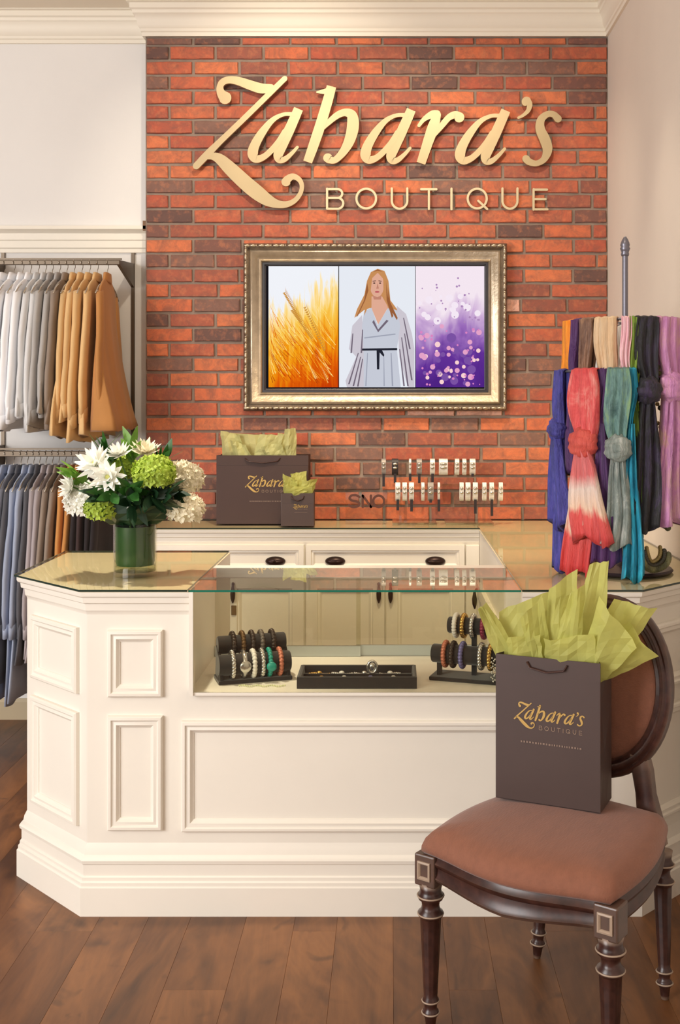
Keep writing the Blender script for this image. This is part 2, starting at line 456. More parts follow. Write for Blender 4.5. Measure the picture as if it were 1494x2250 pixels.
tp = MB(); tp.add([(-.604, 0, .9705), (.386, 0, .9705), (.386, .44, .9705), (-.604, .44, .9705)], [(0, 1, 2, 3)], 0)
tp.add([(-.604, 0, .9645), (.386, 0, .9645), (.386, 0, .9705), (-.604, 0, .9705)], [(0, 1, 2, 3)], 1)
tp.build('top_pane', [GLASS, GEDGE2], dc, keepn=True)
for i, (xa, xb, yy) in enumerate(((-.600, -.105, .474), (-.12, .384, .488))):
    sd = MB().box(xa, xb, yy, yy + .005, .70, .935).build('sliding_pane', GLASS, dc)
    MB().box(xa, xb, yy - .004, yy + .008, .665, .70).build('pane_rail', ALU, sd)

def glass_sheet(poly, z0, z1, name, label):
    m = MB(); n = len(poly)
    m.add([(x, y, z1) for x, y in poly], [tuple(range(n))], 0)
    vs = [(x, y, z0) for x, y in poly] + [(x, y, z1) for x, y in poly]
    m.add(vs, [(i, (i + 1) % n, n + (i + 1) % n, n + i) for i in range(n)], 1)
    return tag(m.build(name, [GLASS_TOP, GEDGE], keepn=True), label, 'glass top')
MB().prism([(-1.21, .845), (-1.21, .285), (-.925, 0), (-.602, 0), (-.602, .845)], .9635, .966).build('top_board', TAN_TOP, dc)
glass_sheet([(-1.218, .85), (-1.218, .283), (-.928, -.006), (-.606, -.006), (-.606, .85)], .9665, .9725, 'glass_worktop', 'clear glass sheet on the left counter top under the flower vase')

# right wing
rw = thing('counter_cabinet', 'cream right-hand counter wing with chamfered corner beside the scarf stand', 'counter')
RREF = [(.43, 0), (.745, 0), (XR - .002, XR - .747)]
rb = offs(RREF, -.03); rb[-1] = (XR - .002, rb[1][1] + XR - .002 - rb[1][0])
MB().prism([(.431, .03), rb[1], rb[2], (XR - .002, 1.93), (.39, 1.93), (.39, .501), (.431, .501)], 0, .656).prism([(.39, .03), rb[1], rb[2], (XR - .002, 1.93), (.39, 1.93)], .656, .9635).build('body', CREAM, rw)
MB().sweep([(.39, 0), RREF[1], (XR + .02, XR + .02 - .745)], TOPP).build('cornice', CREAM, rw, auto=30)
MB().sweep([(.432, 0), RREF[1], (XR + .02, XR + .02 - .745)], BASEP).build('plinth_moulding', CREAM, rw, auto=30)
front_panel(rw, .475, .64, .647, .847); front_panel(rw, .475, .64, .248, .590)
rd = Vector((1, 1, 0)).normalized(); rn = Vector((1, -1, 0)).normalized()
for z0, z1 in ((.647, .847), (.248, .590)): cham_panel(rw, rb[1], rd, rn, .045, .36, z0, z1)
MB().prism([(.385, 0.0), RREF[1], (XR - .002, XR - .747), (XR - .002, 1.935), (.392, 1.935), (.385, 1.60)], .9635, .966).build('top_board', TAN_TOP, rw)
glass_sheet([(.388, -.006), (.748, -.006), (XR - .002, XR - .755), (XR - .002, 1.936), (XB + .008, 1.936), (XB + .008, 1.594), (.388, 1.594)], .9665, .9725, 'glass_worktop', 'clear L-shaped glass sheet on the back and right counter tops')
# doors on the inner face of the right wing
PFD = [(0, 0), (0, .018), (.05, .018), (.054, .012), (.06, .013), (.068, .006), (.07, .004)]
def drop_handle(par, x, y, z, nm):
    m = MB(); t = Vector(nm)
    p = Vector((x, y, z)); m.ball(p + t * .004, (.007, .007, .009), 10, 6)
    pts = [p + t * .010, p + t * .013 + Vector((0, 0, -.012)), p + t * .013 + Vector((0, 0, -.04)), p + t * .013 + Vector((0, 0, -.062)), p + t * .012 + Vector((0, 0, -.082))]
    m.tube(pts, [.003, .006, .0115, .010, .003], 10)
    return m.build('handle', BRONZE, par, smooth=True)
def panel_door(par, x0, x1, z0, z1, y, hx=None, name='door'):
    m = MB(); m.frame((x0, y, z0), FX, UZ, FN, x1 - x0, z1 - z0, PFD)
    m.box(x0 + .06, x1 - .06, y - .004, y + .002, z0 + .06, z1 - .06)
    d = m.build(name, CREAM, par, auto=30)
    if hx is not None: drop_handle(d, hx, y - .018, z1 - .03, FN)
    return d
for (ya, yb, hy) in ((.56, 1.05, .62), (1.06, 1.55, 1.5)):
    m = MB(); m.frame((.39, yb, .10), (0, -1, 0), UZ, (-1, 0, 0), yb - ya, .64, PFD); m.box(.386, .392, ya + .06, yb - .06, .16, .68)
    d = m.build('door', CREAM, rw, auto=30); drop_handle(d, .372, hy, .715, (-1, 0, 0))

# back cabinet
bc = thing('counter_cabinet', 'cream back counter cabinet with drawers against the brick wall', 'cabinet')
MB().box(XB + .01, .389, 1.60, 1.935, .9635, .966).build('top_board', TAN_TOP, bc)
MB().box(XB + .012, .389, 1.63, 1.93, 0.0, .9635).build('body', CREAM, bc)
MB().sweep([(XB + .012, 1.60), (.389, 1.60)], TOPP).build('cornice', CREAM, bc, auto=30)
PFW = [(0, 0), (0, .02), (.022, .02), (.026, .013), (.032, .014), (.038, .008), (.04, .006)]
for (x0, x1) in ((-1.085, -.388), (-.378, .323)):
    m = MB(); m.frame((x0, 1.63, .772), FX, UZ, FN, x1 - x0, .122, PFW); m.box(x0 + .035, x1 - .035, 1.624, 1.632, .80, .866)
    d = m.build('drawer', CREAM, bc, auto=30); c = (x0 + x1) / 2
    for hx in (c - .222, c + .222):
        k = MB(); zc0 = .822
        rings = []
        for j in range(7):
            bb = PI / 2 * j / 6
            rings.append([(hx + .045 * math.cos(a) * math.cos(bb), 1.624 - .026 * math.sin(bb) * (1 if math.sin(a) < .2 else .9), zc0 + .021 * math.sin(a) * (math.cos(bb) * .9 + .1)) for a in [2 * PI * i / 20 for i in range(20)]])
        k.loft(rings); k.build('cup_pull', BRONZE, d, smooth=True)
for (x0, x1, hx) in ((-1.085, -.742, -.758), (-.734, -.388, -.700), (-.378, -.031, -.056), (-.023, .323, -.004)):
    panel_door(bc, x0, x1, .09, .752, 1.63, hx)
MB().box(-.708, -.686, 1.606, 1.612, .585, .628).build('lock_plate', pm('lock_brown', (120, 96, 66), .4, .3), bc, bevel=.002)
MB().box(.33, .389, 1.612, 1.632, .09, .894).build('end_stile', CREAM, bc, bevel=.003)
# ------------------------------------------------------------------ wall sign
YS = 1.90                                    # front of the letters
def wallpt(px, py, d): 
    s = F / (YS + 3.3); return ((px - 860) / s, YS + d, 1.534 - (py - 880) / s)
def tr(pts, ox, oy, k): return [(ox + x / k, oy + y / k, w / k) for x, y, w in pts]
C1 = (410, 150, 5.336); C2 = (540, 170, 5.336); C3 = (770, 200, 5.746); C4 = (980, 190, 5.336)
Zs = [tr([(450, 345, 150), (402, 285, 100), (392, 215, 78), (425, 160, 80), (500, 135, 84), (610, 150, 98), (740, 195, 112), (870, 235, 118), (985, 235, 100)], *C1),
      tr([(1150, 120, 62), (900, 365, 66), (640, 620, 66), (400, 850, 70), (250, 1000, 84), (112, 1145, 80)], *C1),
      tr([(215, 1040, 60), (300, 1030, 84), (390, 1065, 125), (520, 1185, 160), (680, 1335, 172), (830, 1460, 172), (950, 1545, 140), (1060, 1590, 96), (1170, 1595, 72), (1270, 1548, 58), (1335, 1460, 52), (1350, 1370, 52), (1315, 1300, 60), (1245, 1268, 72), (1185, 1300, 90), (1165, 1330, 108)], *C1)]
As = [tr([(1260, 540, 50), (1140, 540, 44), (1010, 605, 62), (890, 745, 92), (800, 900, 112), (775, 1005, 122), (815, 1062, 96), (900, 1040, 74), (990, 965, 70), (1080, 860, 70), (1150, 740, 60)], *C1),
      tr([(1312, 475, 110), (1262, 590, 116), (1190, 750, 122), (1110, 920, 122), (1072, 1020, 110), (1090, 1072, 84), (1150, 1065, 64), (1230, 1000, 46), (1298, 925, 34)], *C1)]
def shift(ss, dx, dy): return [[(x + dx, y + dy, w) for x, y, w in s] for s in ss]
Hs = [tr([(1005, 105, 112), (955, 290, 118), (880, 540, 122), (800, 780, 118), (725, 992, 106)], *C2),
      tr([(835, 172, 20), (920, 165, 60), (1010, 140, 70)], *C2),
      tr([(860, 640, 40), (950, 545, 60), (1070, 445, 78), (1170, 410, 90), (1245, 450, 124), (1255, 580, 140), (1215, 740, 124), (1140, 875, 94), (1050, 965, 76), (985, 965, 88), (962, 945, 110)], *C2)]
Rs = [tr([(865, 435, 42), (930, 355, 58), (1030, 295, 92), (1090, 290, 96)], *C3),
      tr([(1095, 300, 96), (1045, 450, 140), (980, 640, 130), (890, 912, 112)], *C3),
      tr([(1060, 560, 40), (1150, 440, 72), (1240, 335, 80), (1320, 300, 96), (1372, 330, 132)], *C3)]
Ps = [tr([(945, 178, 118), (978, 215, 70), (960, 285, 50), (900, 340, 36), (848, 366, 28)], *C4)]
Ss = [tr([(1312, 378, 88), (1255, 325, 72), (1180, 328, 74), (1112, 392, 92), (1105, 500, 110), (1160, 625, 124), (1190, 740, 112), (1150, 850, 78), (1065, 900, 66), (980, 885, 80), (938, 848, 88)], *C4)]
LET = [('Z', Zs), ('a', As), ('h', Hs), ('a', shift(As, 247.8, 2)), ('r', Rs), ('a', shift(As, 455.5, 3.5)), ("'", Ps), ('s', Ss)]
C5 = (700, 395, 2.873); bw = 14
def mono(pts): return tr([(x, y, bw) for x, y in pts], *C5)
def lined(*pts):
    out = []
    for (a, b) in zip(pts[:-1], pts[1:]): out.append(mono([a, ((a[0] + b[0]) / 2, (a[1] + b[1]) / 2), b]))
    return out
def arc(cx, cy, rx, ry, a0, a1, n=14): return [(cx + rx * math.cos(math.radians(a0 + (a1 - a0) * i / n)), cy + ry * math.sin(math.radians(a0 + (a1 - a0) * i / n))) for i in range(n + 1)]
def ucurve(x0, x1): return [mono([(x0, 50), (x0, 95), (x0, 128)] + arc((x0 + x1) / 2, 128, (x1 - x0) / 2, 50, 180, 0)[1:] + [(x1, 95), (x1, 50)])]
LET2 = [('B', lined((52, 52), (52, 178)) + [mono([(52, 54), (90, 54), (115, 54)] + arc(118, 82, 30, 28, -90, 90)[1:] + [(90, 110), (52, 110)]), mono([(90, 110), (118, 110)] + arc(120, 144, 34, 34, -90, 90)[1:] + [(90, 178), (52, 178)])]),
        ('O', [mono(arc(300, 114, 62, 62, 0, 360, 32))]), ('U', ucurve(462, 560)), ('T', lined((648, 55), (745, 55)) + lined((697, 55), (697, 180))),
        ('I', lined((840, 52), (840, 182))), ('Q', [mono(arc(1003, 114, 60, 62, 0, 360, 32))] + lined((1010, 128), (1066, 180))), ('U', ucurve(1163, 1258)),
        ('E', lined((1360, 55), (1360, 184)) + lined((1360, 57), (1445, 57)) + lined((1360, 117), (1436, 117)) + lined((1360, 182), (1448, 182)))]
sg = thing('wall_sign', 'large brushed gold script lettering mounted on the brick wall', 'sign', wallpt(830, 300, .04))
def letter(par, strokes, fn, d0, d1, mat, flat_first=False, cap=True):
    m = MB()
    for i, st in enumerate(strokes): m.stroke(st, fn, d0 + i * .0004, d1 - i * .0004, 6, True, True)
    o = m.build('letter', mat, par)
    if par: o.matrix_parent_inverse = Matrix.Translation(-Vector(par.location))
    return o
# script stems that end flat in the photograph
def letter_mixed(par, ch, strokes, fn, d0, d1, mat):
    m = MB()
    for i, st in enumerate(strokes):
        flat = (ch in 'h' and i == 0) or (ch == 'r' and i == 1)
        f0 = (ch == 'a' and i == 1) or (ch == 'h' and i == 0)
        m.stroke(st, fn, d0 + i * .0004, d1 - i * .0004, 6, not f0, not flat)
    o = m.build('letter', mat, par); 
    if par: o.matrix_parent_inverse = Matrix.Translation(-Vector(par.location))
    return o
for ch, st in LET: letter_mixed(sg, ch, st, wallpt, 0, .016, GOLD)
sg2 = thing('wall_sign', 'thin gold capital lettering below the large script sign', 'sign', wallpt(960, 435, .04))
THING = pm('pale_gold', (204, 188, 154), .45, .4)
def wallpt2(px, py, d): return wallpt(px, py, d + .018)
for ch, st in LET2: letter(sg2, st, wallpt2, 0, .012, THING)
# stand-off pins that hold the letters
for par, pts in ((sg, [st_[len(st_) // 2][:2] for ch, ss in LET for st_ in ss if st_[len(st_) // 2][2] > 9]),):
    for px, py in pts:
        p = wallpt(px, py, 0); m = MB(); m.tube([(p[0], YS + .012, p[2]), (p[0], 1.948, p[2])], .003, 6)
        o = m.build('standoff_pin', CHROME, par); o.matrix_parent_inverse = Matrix.Translation(-Vector(par.location))

# ------------------------------------------------------------------ framed screen
tx, tz = -.076, 1.878
tv = thing('framed_screen', 'silver framed flat screen showing wheat, a woman in grey and purple flowers', 'screen', (tx, YB - .009, tz - .39))
def tvw(o): o.matrix_parent_inverse = Matrix.Translation(-Vector(tv.location)); return o
SILV = pm('champagne_silver', (176, 160, 138), .34, .75, var=.15, vscale=20, bump=.25, bscale=60)
SILVD = pm('aged_silver', (120, 106, 92), .45, .6, var=.25, vscale=30, bump=.3, bscale=70)
w, h = 1.235, .785; o0 = (tx - w / 2, YB - .010, tz - h / 2)
tvw(MB().frame(o0, FX, UZ, FN, w, h, [(0, 0), (0, .035), (.004, .048), (.012, .056), (.02, .054), (.026, .044), (.030, .040)]).build('outer_moulding', SILVD, tv, auto=40))
tvw(MB().frame(o0, FX, UZ, FN, w, h, [(.0295, .038), (.034, .046), (.042, .050), (.050, .046), (.062, .034), (.074, .030), (.080, .034), (.085, .030), (.088, .020)]).build('inner_moulding', SILV, tv, auto=40))
tvw(MB().frame(o0, FX, UZ, FN, w, h, [(.0875, .024), (.097, .024), (.100, .018), (.104, .016), (.104, .004)]).build('bezel', pm('black_bezel', (48, 46, 50), .4), tv))
m = MB(); nb = 0
def leaf(cx, cz, horiz):
    for k in (-1, 1):
        r = (.017, .006, .0075) if horiz else (.0075, .006, .017)
        c = (cx + (k * .014 if horiz else 0), YB - .066, cz + (0 if horiz else k * .014)); m.ball(c, r, 8, 5)
    m.ball((cx + (.031 if horiz else 0), YB - .067, cz + (0 if horiz else .031)), .0062, 8, 5)
nx_, nz_ = 18, 11
for i in range(nx_):
    for zz in (tz + h / 2 - .013, tz - h / 2 + .013): leaf(tx - w / 2 + .04 + (w - .08) * i / (nx_ - 1) - .008, zz, True)
for i in range(nz_):
    for xx in (tx - w / 2 + .013, tx + w / 2 - .013): leaf(xx, tz - h / 2 + .045 + (h - .09) * i / (nz_ - 1) - .008, False)
o = tvw(m.build('carved_edge', SILV, tv, smooth=True)); o['kind'] = 'stuff'
YSC = YB - .020
def spx(x, y, d=0):   # from zoomed screen pixels (500,510, 2.334)
    px, py = 500 + x / 2.334, 510 + y / 2.334; s = sc(YSC); return ((px - 860) / s, YSC - d, 1.534 - (py - 880) / s)
def flat(name, pts, mat, d, par, inv=True):
    m = MB(); m.add([spx(x, y, d) for x, y in pts], [tuple(range(len(pts)))]); o = m.build(name, mat, par)
    if par is tv: o.matrix_parent_inverse = Matrix.Translation(-Vector(tv.location))
    return o
def ell(cx, cy, rx, ry, n=20): return [(cx + rx * math.cos(2 * PI * i / n), cy + ry * math.sin(2 * PI * i / n)) for i in range(n)]
def tvpanel_mat(kind):
    t = NT('screen_' + kind); t.n.remove(t.b); e = t.node('ShaderNodeEmission'); e.inputs[1].default_value = .92
    tc = t.node('ShaderNodeTexCoord'); sp = t.node('ShaderNodeSeparateXYZ'); t.link(tc.outputs['Generated'], sp.inputs[0])
    mp = t.node('ShaderNodeMapping'); t.link(tc.outputs['Generated'], mp.inputs[0])
    if kind == 'wheat':
        mp.inputs['Rotation'].default_value = (0, math.radians(-52), 0); mp.inputs['Scale'].default_value = (9, 1, 1.6)
        n = t.noise(mp.outputs[0], 2.2, 5, .6, .6)
        ad = t.node('ShaderNodeMath', operation='MULTIPLY_ADD'); t.link(n, ad.inputs[0]); ad.inputs[1].default_value = .75; t.link(sp.outputs['Z'], ad.inputs[2])
        x2 = t.node('ShaderNodeMath', operation='MULTIPLY_ADD'); t.link(sp.outputs['X'], x2.inputs[0]); x2.inputs[1].default_value = -.28; t.link(ad.outputs[0], x2.inputs[2])
        c = t.ramp(x2.outputs[0], [(.12, (196, 60, 4)), (.34, (222, 96, 8)), (.55, (240, 158, 20)), (.78, (246, 200, 84)), (.92, (250, 226, 170)), (1.0, (236, 238, 244))])
    else:
        n = t.noise(mp.outputs[0], 3.0, 3, .6, .6)
        ad = t.node('ShaderNodeMath', operation='MULTIPLY_ADD'); t.link(n, ad.inputs[0]); ad.inputs[1].default_value = .6; t.link(sp.outputs['Z'], ad.inputs[2])
        c = t.ramp(ad.outputs[0], [(.25, (76, 34, 128)), (.5, (96, 48, 148)), (.68, (150, 104, 182)), (.85, (206, 176, 214)), (1.0, (240, 226, 236))])
    t.link(c, e.inputs[0]); t.link(e.outputs[0], t.out.inputs[0]); return t.m
scr = flat('display', [(198, 158), (1330, 158), (1330, 802), (198, 802)], emis('screen_black', (30, 28, 34), .5), 0, tv)
flat('picture', [(210, 168), (568, 168), (568, 796), (210, 796)], tvpanel_mat('wheat'), .0008, scr)
flat('picture', [(572, 168), (962, 168), (962, 796), (572, 796)], emis('screen_white', (226, 230, 238), .92), .0008, scr)
flat('picture', [(965, 168), (1316, 168), (1316, 796), (965, 796)], tvpanel_mat('violet'), .0008, scr)
# wheat ears and stalks, blossoms: flat marks of the picture
def marks(name, polys, mat, d):
    m = MB()
    for pts in polys: m.add([spx(max(210, min(1316, x)), max(168, min(796, y)), d) for x, y in pts], [tuple(range(len(pts)))])
    o = m.build(name, mat, scr); o['kind'] = 'stuff'; return o
rg = random.Random(3)
for col, n, y0 in (((252, 226, 140), 60, 400), ((248, 186, 50), 90, 430), ((226, 112, 14), 80, 480), ((196, 70, 8), 60, 560), ((160, 60, 12), 26, 620)):
    P = []
    for i in range(n):
        x = rg.uniform(225, 555); y = rg.uniform(y0, 780); L = rg.uniform(50, 150); a = math.radians(rg.uniform(42, 66)); wd = rg.uniform(.8, 2.2)
        dx, dy = -math.cos(a) * L, -math.sin(a) * L; x2 = max(214, x + dx); y2 = max(300, y + dy)
        P.append([(x - wd, y), (x + wd, y), (x2, y2)])
    marks('wheat_marks', P, emis('wheat_' + str(n) + str(y0), col, .92), .0014)
P = []
for (ax, ay, bx, by) in ((290, 310, 375, 455), (395, 385, 495, 600), (330, 400, 430, 540)):
    for i in range(20):
        t = i / 19; cx, cy = ax + (bx - ax) * t, ay + (by - ay) * t
        P += [[(cx, cy), (cx + 10, cy - 3), (cx + 3, cy + 9)], [(cx, cy), (cx - 8, cy + 3), (cx + 3, cy + 10)], [(cx + 8, cy - 2), (cx + 10, cy - 3), (cx + 4, cy - 32)]]
marks('wheat_marks', P, emis('wheat_ear', (206, 146, 60), .86), .0018)
for col, n, y0, y1, r0, r1 in (((224, 160, 196), 24, 480, 780, 6, 16), ((244, 206, 206), 16, 560, 780, 6, 15), ((240, 228, 240), 16, 330, 520, 8, 22), ((168, 132, 180), 30, 220, 480, 2, 6), ((120, 80, 160), 16, 460, 780, 10, 26), ((214, 130, 190), 30, 480, 790, 3, 8)):
    P = [ell(rg.uniform(985, 1295), rg.uniform(y0, y1), r := rg.uniform(r0, r1), r, 12) for i in range(n)]
    marks('blossom_marks', P, emis('blossom_' + str(n) + str(y0), col, .92), .0013 + n * .00002)
SK, HAIR, DRS, DRD, BLT = emis('pic_skin', (226, 172, 148), .86), emis('pic_hair', (206, 146, 92), .82), emis('pic_dress', (196, 200, 212), .9), emis('pic_fold', (120, 108, 124), .78), emis('pic_belt', (44, 46, 60), .6)
marks('figure_print', [[(735, 205), (770, 188), (805, 200), (825, 250), (835, 350), (880, 410), (886, 470), (840, 445), (815, 390), (730, 390), (700, 400), (650, 440), (664, 395), (702, 320), (715, 250)]], HAIR, .0016)
marks('figure_print', [[(690, 425), (640, 480), (622, 600), (660, 640), (605, 762), (612, 796), (705, 796), (700, 600)], [(868, 378), (915, 420), (945, 520), (958, 600), (958, 796), (925, 796), (880, 640)]], emis('pic_sleeve', (206, 200, 210), .86), .0019)
marks('figure_print', [[(700, 405), (738, 388), (770, 478), (825, 385), (868, 402), (885, 480), (868, 600), (888, 796), (698, 796), (698, 600), (690, 480)]], DRS, .0022)
marks('figure_print', [[(738, 330), (792, 330), (824, 385), (772, 474), (738, 390)]], SK, .0020)
marks('figure_print', [ell(766, 272, 36, 62)], SK, .0024)
marks('figure_print', [[(728, 250), (740, 205), (770, 192), (800, 205), (812, 262), (828, 400), (800, 330), (798, 240), (770, 208), (742, 236), (734, 300), (722, 380), (700, 430), (712, 330)]], HAIR, .0026)
marks('figure_print', [[(722, 300), (706, 350), (668, 430), (660, 436), (700, 350), (716, 260)], [(822, 280), (834, 360), (872, 440), (868, 452), (826, 380)], [(812, 250), (822, 330), (850, 430), (842, 440), (816, 350)], [(745, 204), (770, 192), (796, 203), (770, 199)]], emis('pic_hair_shade', (160, 98, 58), .8), .0027)
marks('figure_print', [[(770, 262), (776, 290), (762, 291)], [(745, 325), (768, 334), (790, 324), (786, 346), (750, 346)]], emis('pic_skin_shade', (200, 138, 116), .82), .0027)
marks('figure_print', [ell(752, 262, 6, 4, 8), ell(782, 262, 6, 4, 8), [(744, 250), (760, 248), (760, 252), (744, 254)], [(774, 248), (790, 250), (790, 254), (774, 252)]], emis('pic_eye', (84, 56, 54), .8), .0028)
marks('figure_print', [ell(767, 307, 12, 4.5, 10)], emis('pic_lip', (196, 96, 100), .8), .0028)
marks('figure_print', [[(690, 597), (870, 595), (870, 606), (690, 608)], [(764, 600), (790, 602), (804, 630), (800, 640), (782, 620)], [(764, 606), (780, 610), (778, 704), (766, 704)]], BLT, .0028)
P = [[(x0, y0), (x0 + 5, y0), (x1 + 4, y1), (x1 - 4, y1)] for (x0, y0, x1, y1) in ((668, 620, 622, 780), (680, 640, 645, 790), (690, 650, 668, 792), (690, 500, 686, 620), (900, 440, 935, 600), (905, 520, 945, 760), (890, 540, 925, 790), (880, 600, 905, 790), (640, 520, 634, 620))]
marks('figure_print', P + [[(750, 450), (772, 500), (815, 450), (826, 455), (772, 514), (742, 462)]], DRD, .0026)
marks('figure_print', [[(716, 620), (720, 620), (712, 790), (706, 790)], [(836, 620), (841, 620), (850, 790), (842, 790)], [(800, 640), (803, 640), (806, 790), (800, 790)], [(700, 540), (860, 520), (862, 526), (702, 546)]], emis('pic_fold_pale', (160, 164, 180), .86), .0025)

# ------------------------------------------------------------------ chair
CH = thing('dining_chair', 'dark wood oval-back chair with brown fabric seat in front of the counter', 'chair', (.289, -.7215, 0), math.atan2(-.574, .819))
def chair_wood():
    t = NT('distressed_walnut'); v = t.coords((1, 1, 1)); n = t.noise(v, 40, 4, .6)
    ge = t.node('ShaderNodeNewGeometry')
    c = t.ramp(n, [(.3, (46, 26, 22)), (.7, (74, 44, 36))])
    c2 = t.mix(t.ramp(ge.outputs['Pointiness'], [(.55, (0, 0, 0)), (.64, (190, 190, 190))]), c, lin((176, 150, 128)))
    t.link(c2, t.b.inputs['Base Color']); t.b.inputs['Roughness'].default_value = .3; return t.m
CW = chair_wood(); RUB = pm('rubbed_edge', (168, 146, 126), .4)
CF = pm('brown_linen', (134, 84, 62), .8, var=.08, vscale=60, bump=.3, bscale=260, stretch=(1, .25, 1), sheen=.2)
def leg_mesh(h, k=1.0):
    prof = [(.0, 0), (.010, 0), (.0125, .012), (.015, .03), (.019, .034), (.021, .040), (.019, .046), (.015, .050), (.0165, .062), (.0205, .066), (.0205, .072), (.0165, .078), (.0175, .09)]
    z1 = h - .09
    for i in range(7): prof.append((.0175 + .0085 * i / 6, .092 + (z1 - .092) * i / 6))
    prof += [(.027, z1 + .004), (.031, z1 + .008), (.031, z1 + .016), (.024, z1 + .022), (.0215, z1 + .032), (.0225, z1 + .042), (.030, z1 + .048), (.032, z1 + .056), (.028, z1 + .064), (.026, z1 + .07), (.030, h), (0, h)]
    return MB().lathe([(r * k, z) for r, z in prof], n=32, flute=(.09, z1, 10))
HL = .360
lm_ = leg_mesh(HL).mesh('leg', CW, True); lm2 = leg_mesh(HL + .01, .92).mesh('leg', CW, True)
ringm = MB()
for (r, z) in ((.0210, .040), (.0205, .069), (.0310, HL - .078), (.0322, HL - .034)):
    ringm.tube([(r * math.cos(a), r * math.sin(a), z) for a in [2 * PI * i / 24 for i in range(24)]], .0022, 6, True)
ringme = ringm.mesh('leg_rings', RUB, True)
ringm = MB()
for (r, z) in ((.0205, .040), (.0200, .069), (.0302, HL - .068), (.0311, HL - .025)):
    ringm.tube([(r * math.cos(a), r * math.sin(a), z) for a in [2 * PI * i / 24 for i in range(24)]], .0022, 6, True)
ringme2 = ringm.mesh('leg_rings', RUB, True)
for (x, y, me) in ((-.236, 0, lm_), (.236, 0, lm_), (-.17, .431, lm2), (.17, .431, lm2)):
    l = place(me, 'leg', CH, (x, y, 0))
    if y > 0: l.rotation_euler = (-.07, .05 if x < 0 else -.05, 0); l.location = (x * 1.08, y + .025, 0)
    place(ringme2 if y > 0 else ringme, 'leg_rings', l)['kind'] = 'stuff'
for x in (-.236, .236):
    bl = MB().box(x - .029, x + .029, -.029, .029, .355, .432).build('corner_block', CW, CH, bevel=.004)
    MB().frame((x - .018, -.0292, .372), FX, UZ, FN, .036, .044, [(0, 0), (0, .004), (.004, .005), (.007, .002), (.008, 0)]).build('block_rosette', RUB, bl)
def outline(gx=0.0, bow=.05, n=14):
    P = []
    fx, bx_, D = .236 + gx, .185 + gx, .431 + gx
    for i in range(n + 1):
        t = i / n; P.append((-fx + 2 * fx * t, -gx - .012 - bow * math.sin(PI * t) ** 1.6))
    for i in range(1, n + 1):
        t = i / n; P.append((fx + (bx_ - fx) * t + .03 * math.sin(PI * t), -gx - .012 + (D + .012 + gx) * t))
    for i in range(1, n + 1):
        t = i / n; P.append((bx_ - 2 * bx_ * t, D + .012 * math.sin(PI * t)))
    for i in range(1, n):
        t = i / n; P.append((-bx_ - (fx - bx_) * t - .03 * math.sin(PI * t), D - (D + .012 + gx) * t))
    return P
rings = []
def ringz(g, zf): return [(x, y, zf(x, y)) for x, y in outline(g)]
def low(x, y): return .372 - .012 * (max(0, 1 - abs(x) / .2)) * (1 if y < 0 else 0)
for g, zf in ((-.012, lambda x, y: low(x, y)), (.004, lambda x, y: low(x, y)), (.008, lambda x, y: low(x, y) + .008), (.002, lambda x, y: low(x, y) + .016), (.0, lambda x, y: .402), (.006, lambda x, y: .408), (.009, lambda x, y: .416), (.003, lambda x, y: .424), (.0, lambda x, y: .432), (-.03, lambda x, y: .434)):
    rings.append(ringz(g, zf))
MB().loft(rings).build('seat_rail', CW, CH, auto=40)
rings = []
for g, z in ((-.02, .430), (.006, .432), (.012, .440), (.011, .452), (.004, .470), (-.008, .484), (-.03, .494), (-.07, .501), (-.12, .505), (-.17, .507)):
    rings.append([(x, y, z) for x, y in outline(g, .05 + min(0, g) * .2)])
MB().loft(rings).build('seat_cushion', CF, CH, smooth=True)
# oval back
bk_c = Vector((0, .465, .772)); lean = math.radians(10)
def bpt(a, rx, rz, dep):
    x = rx * math.cos(a); zz = rz * math.sin(a)
    y = math.sin(lean) * zz + dep * math.cos(lean) + .025 * (1 - (x / .2) ** 2) ; z = math.cos(lean) * zz - dep * math.sin(lean)
    return (bk_c.x + x, bk_c.y + y, bk_c.z + z)
cs = [(-.024, .012), (-.024, -.012), (-.019, -.018), (-.012, -.014), (-.007, -.020), (.002, -.022), (.008, -.016), (.014, -.018), (.022, -.012), (.024, 0), (.022, .014), (.0, .02), (-.018, .018)]
rings = []
N = 56
for i in range(N + 1):
    a = 2 * PI * i / N; rings.append([bpt(a, .178 + r, .216 + r, d) for r, d in cs])
MB().loft(rings, caps=False).build('back_frame', CW, CH, auto=50)
m = MB()
for sgn in (-1, 1):
    rr = []
    for q, dd in ((1, .004), (.98, .012), (.9, .02), (.7, .027), (.4, .031), (.1, .033), (.01, .033)):
        rr.append([bpt(2 * PI * i / 40, .158 * q, .196 * q, sgn * dd * .7) for i in range(40)])
    m.loft(rr)
m.build('back_pad', CF, CH, smooth=True)
for sx in (-1, 1):
    pts = [(sx * .158, .44, .40), (sx * .148, .447, .46), (sx * .135, .45, .52), (sx * .125, .452, .58), (sx * .118, .452, .615)]
    rr = []
    for (x, y, z), (hw, hd) in zip(pts, ((.034, .022), (.030, .02), (.024, .018), (.026, .018), (.024, .016))):
        rr.append([(x + hw * c1, y + hd * c2, z) for c1, c2 in ((-1, -.7), (-.7, -1), (.7, -1), (1, -.7), (1, .7), (.7, 1), (-.7, 1), (-1, .7))])
    MB().loft(rr).build('back_post', CW, CH, auto=40)

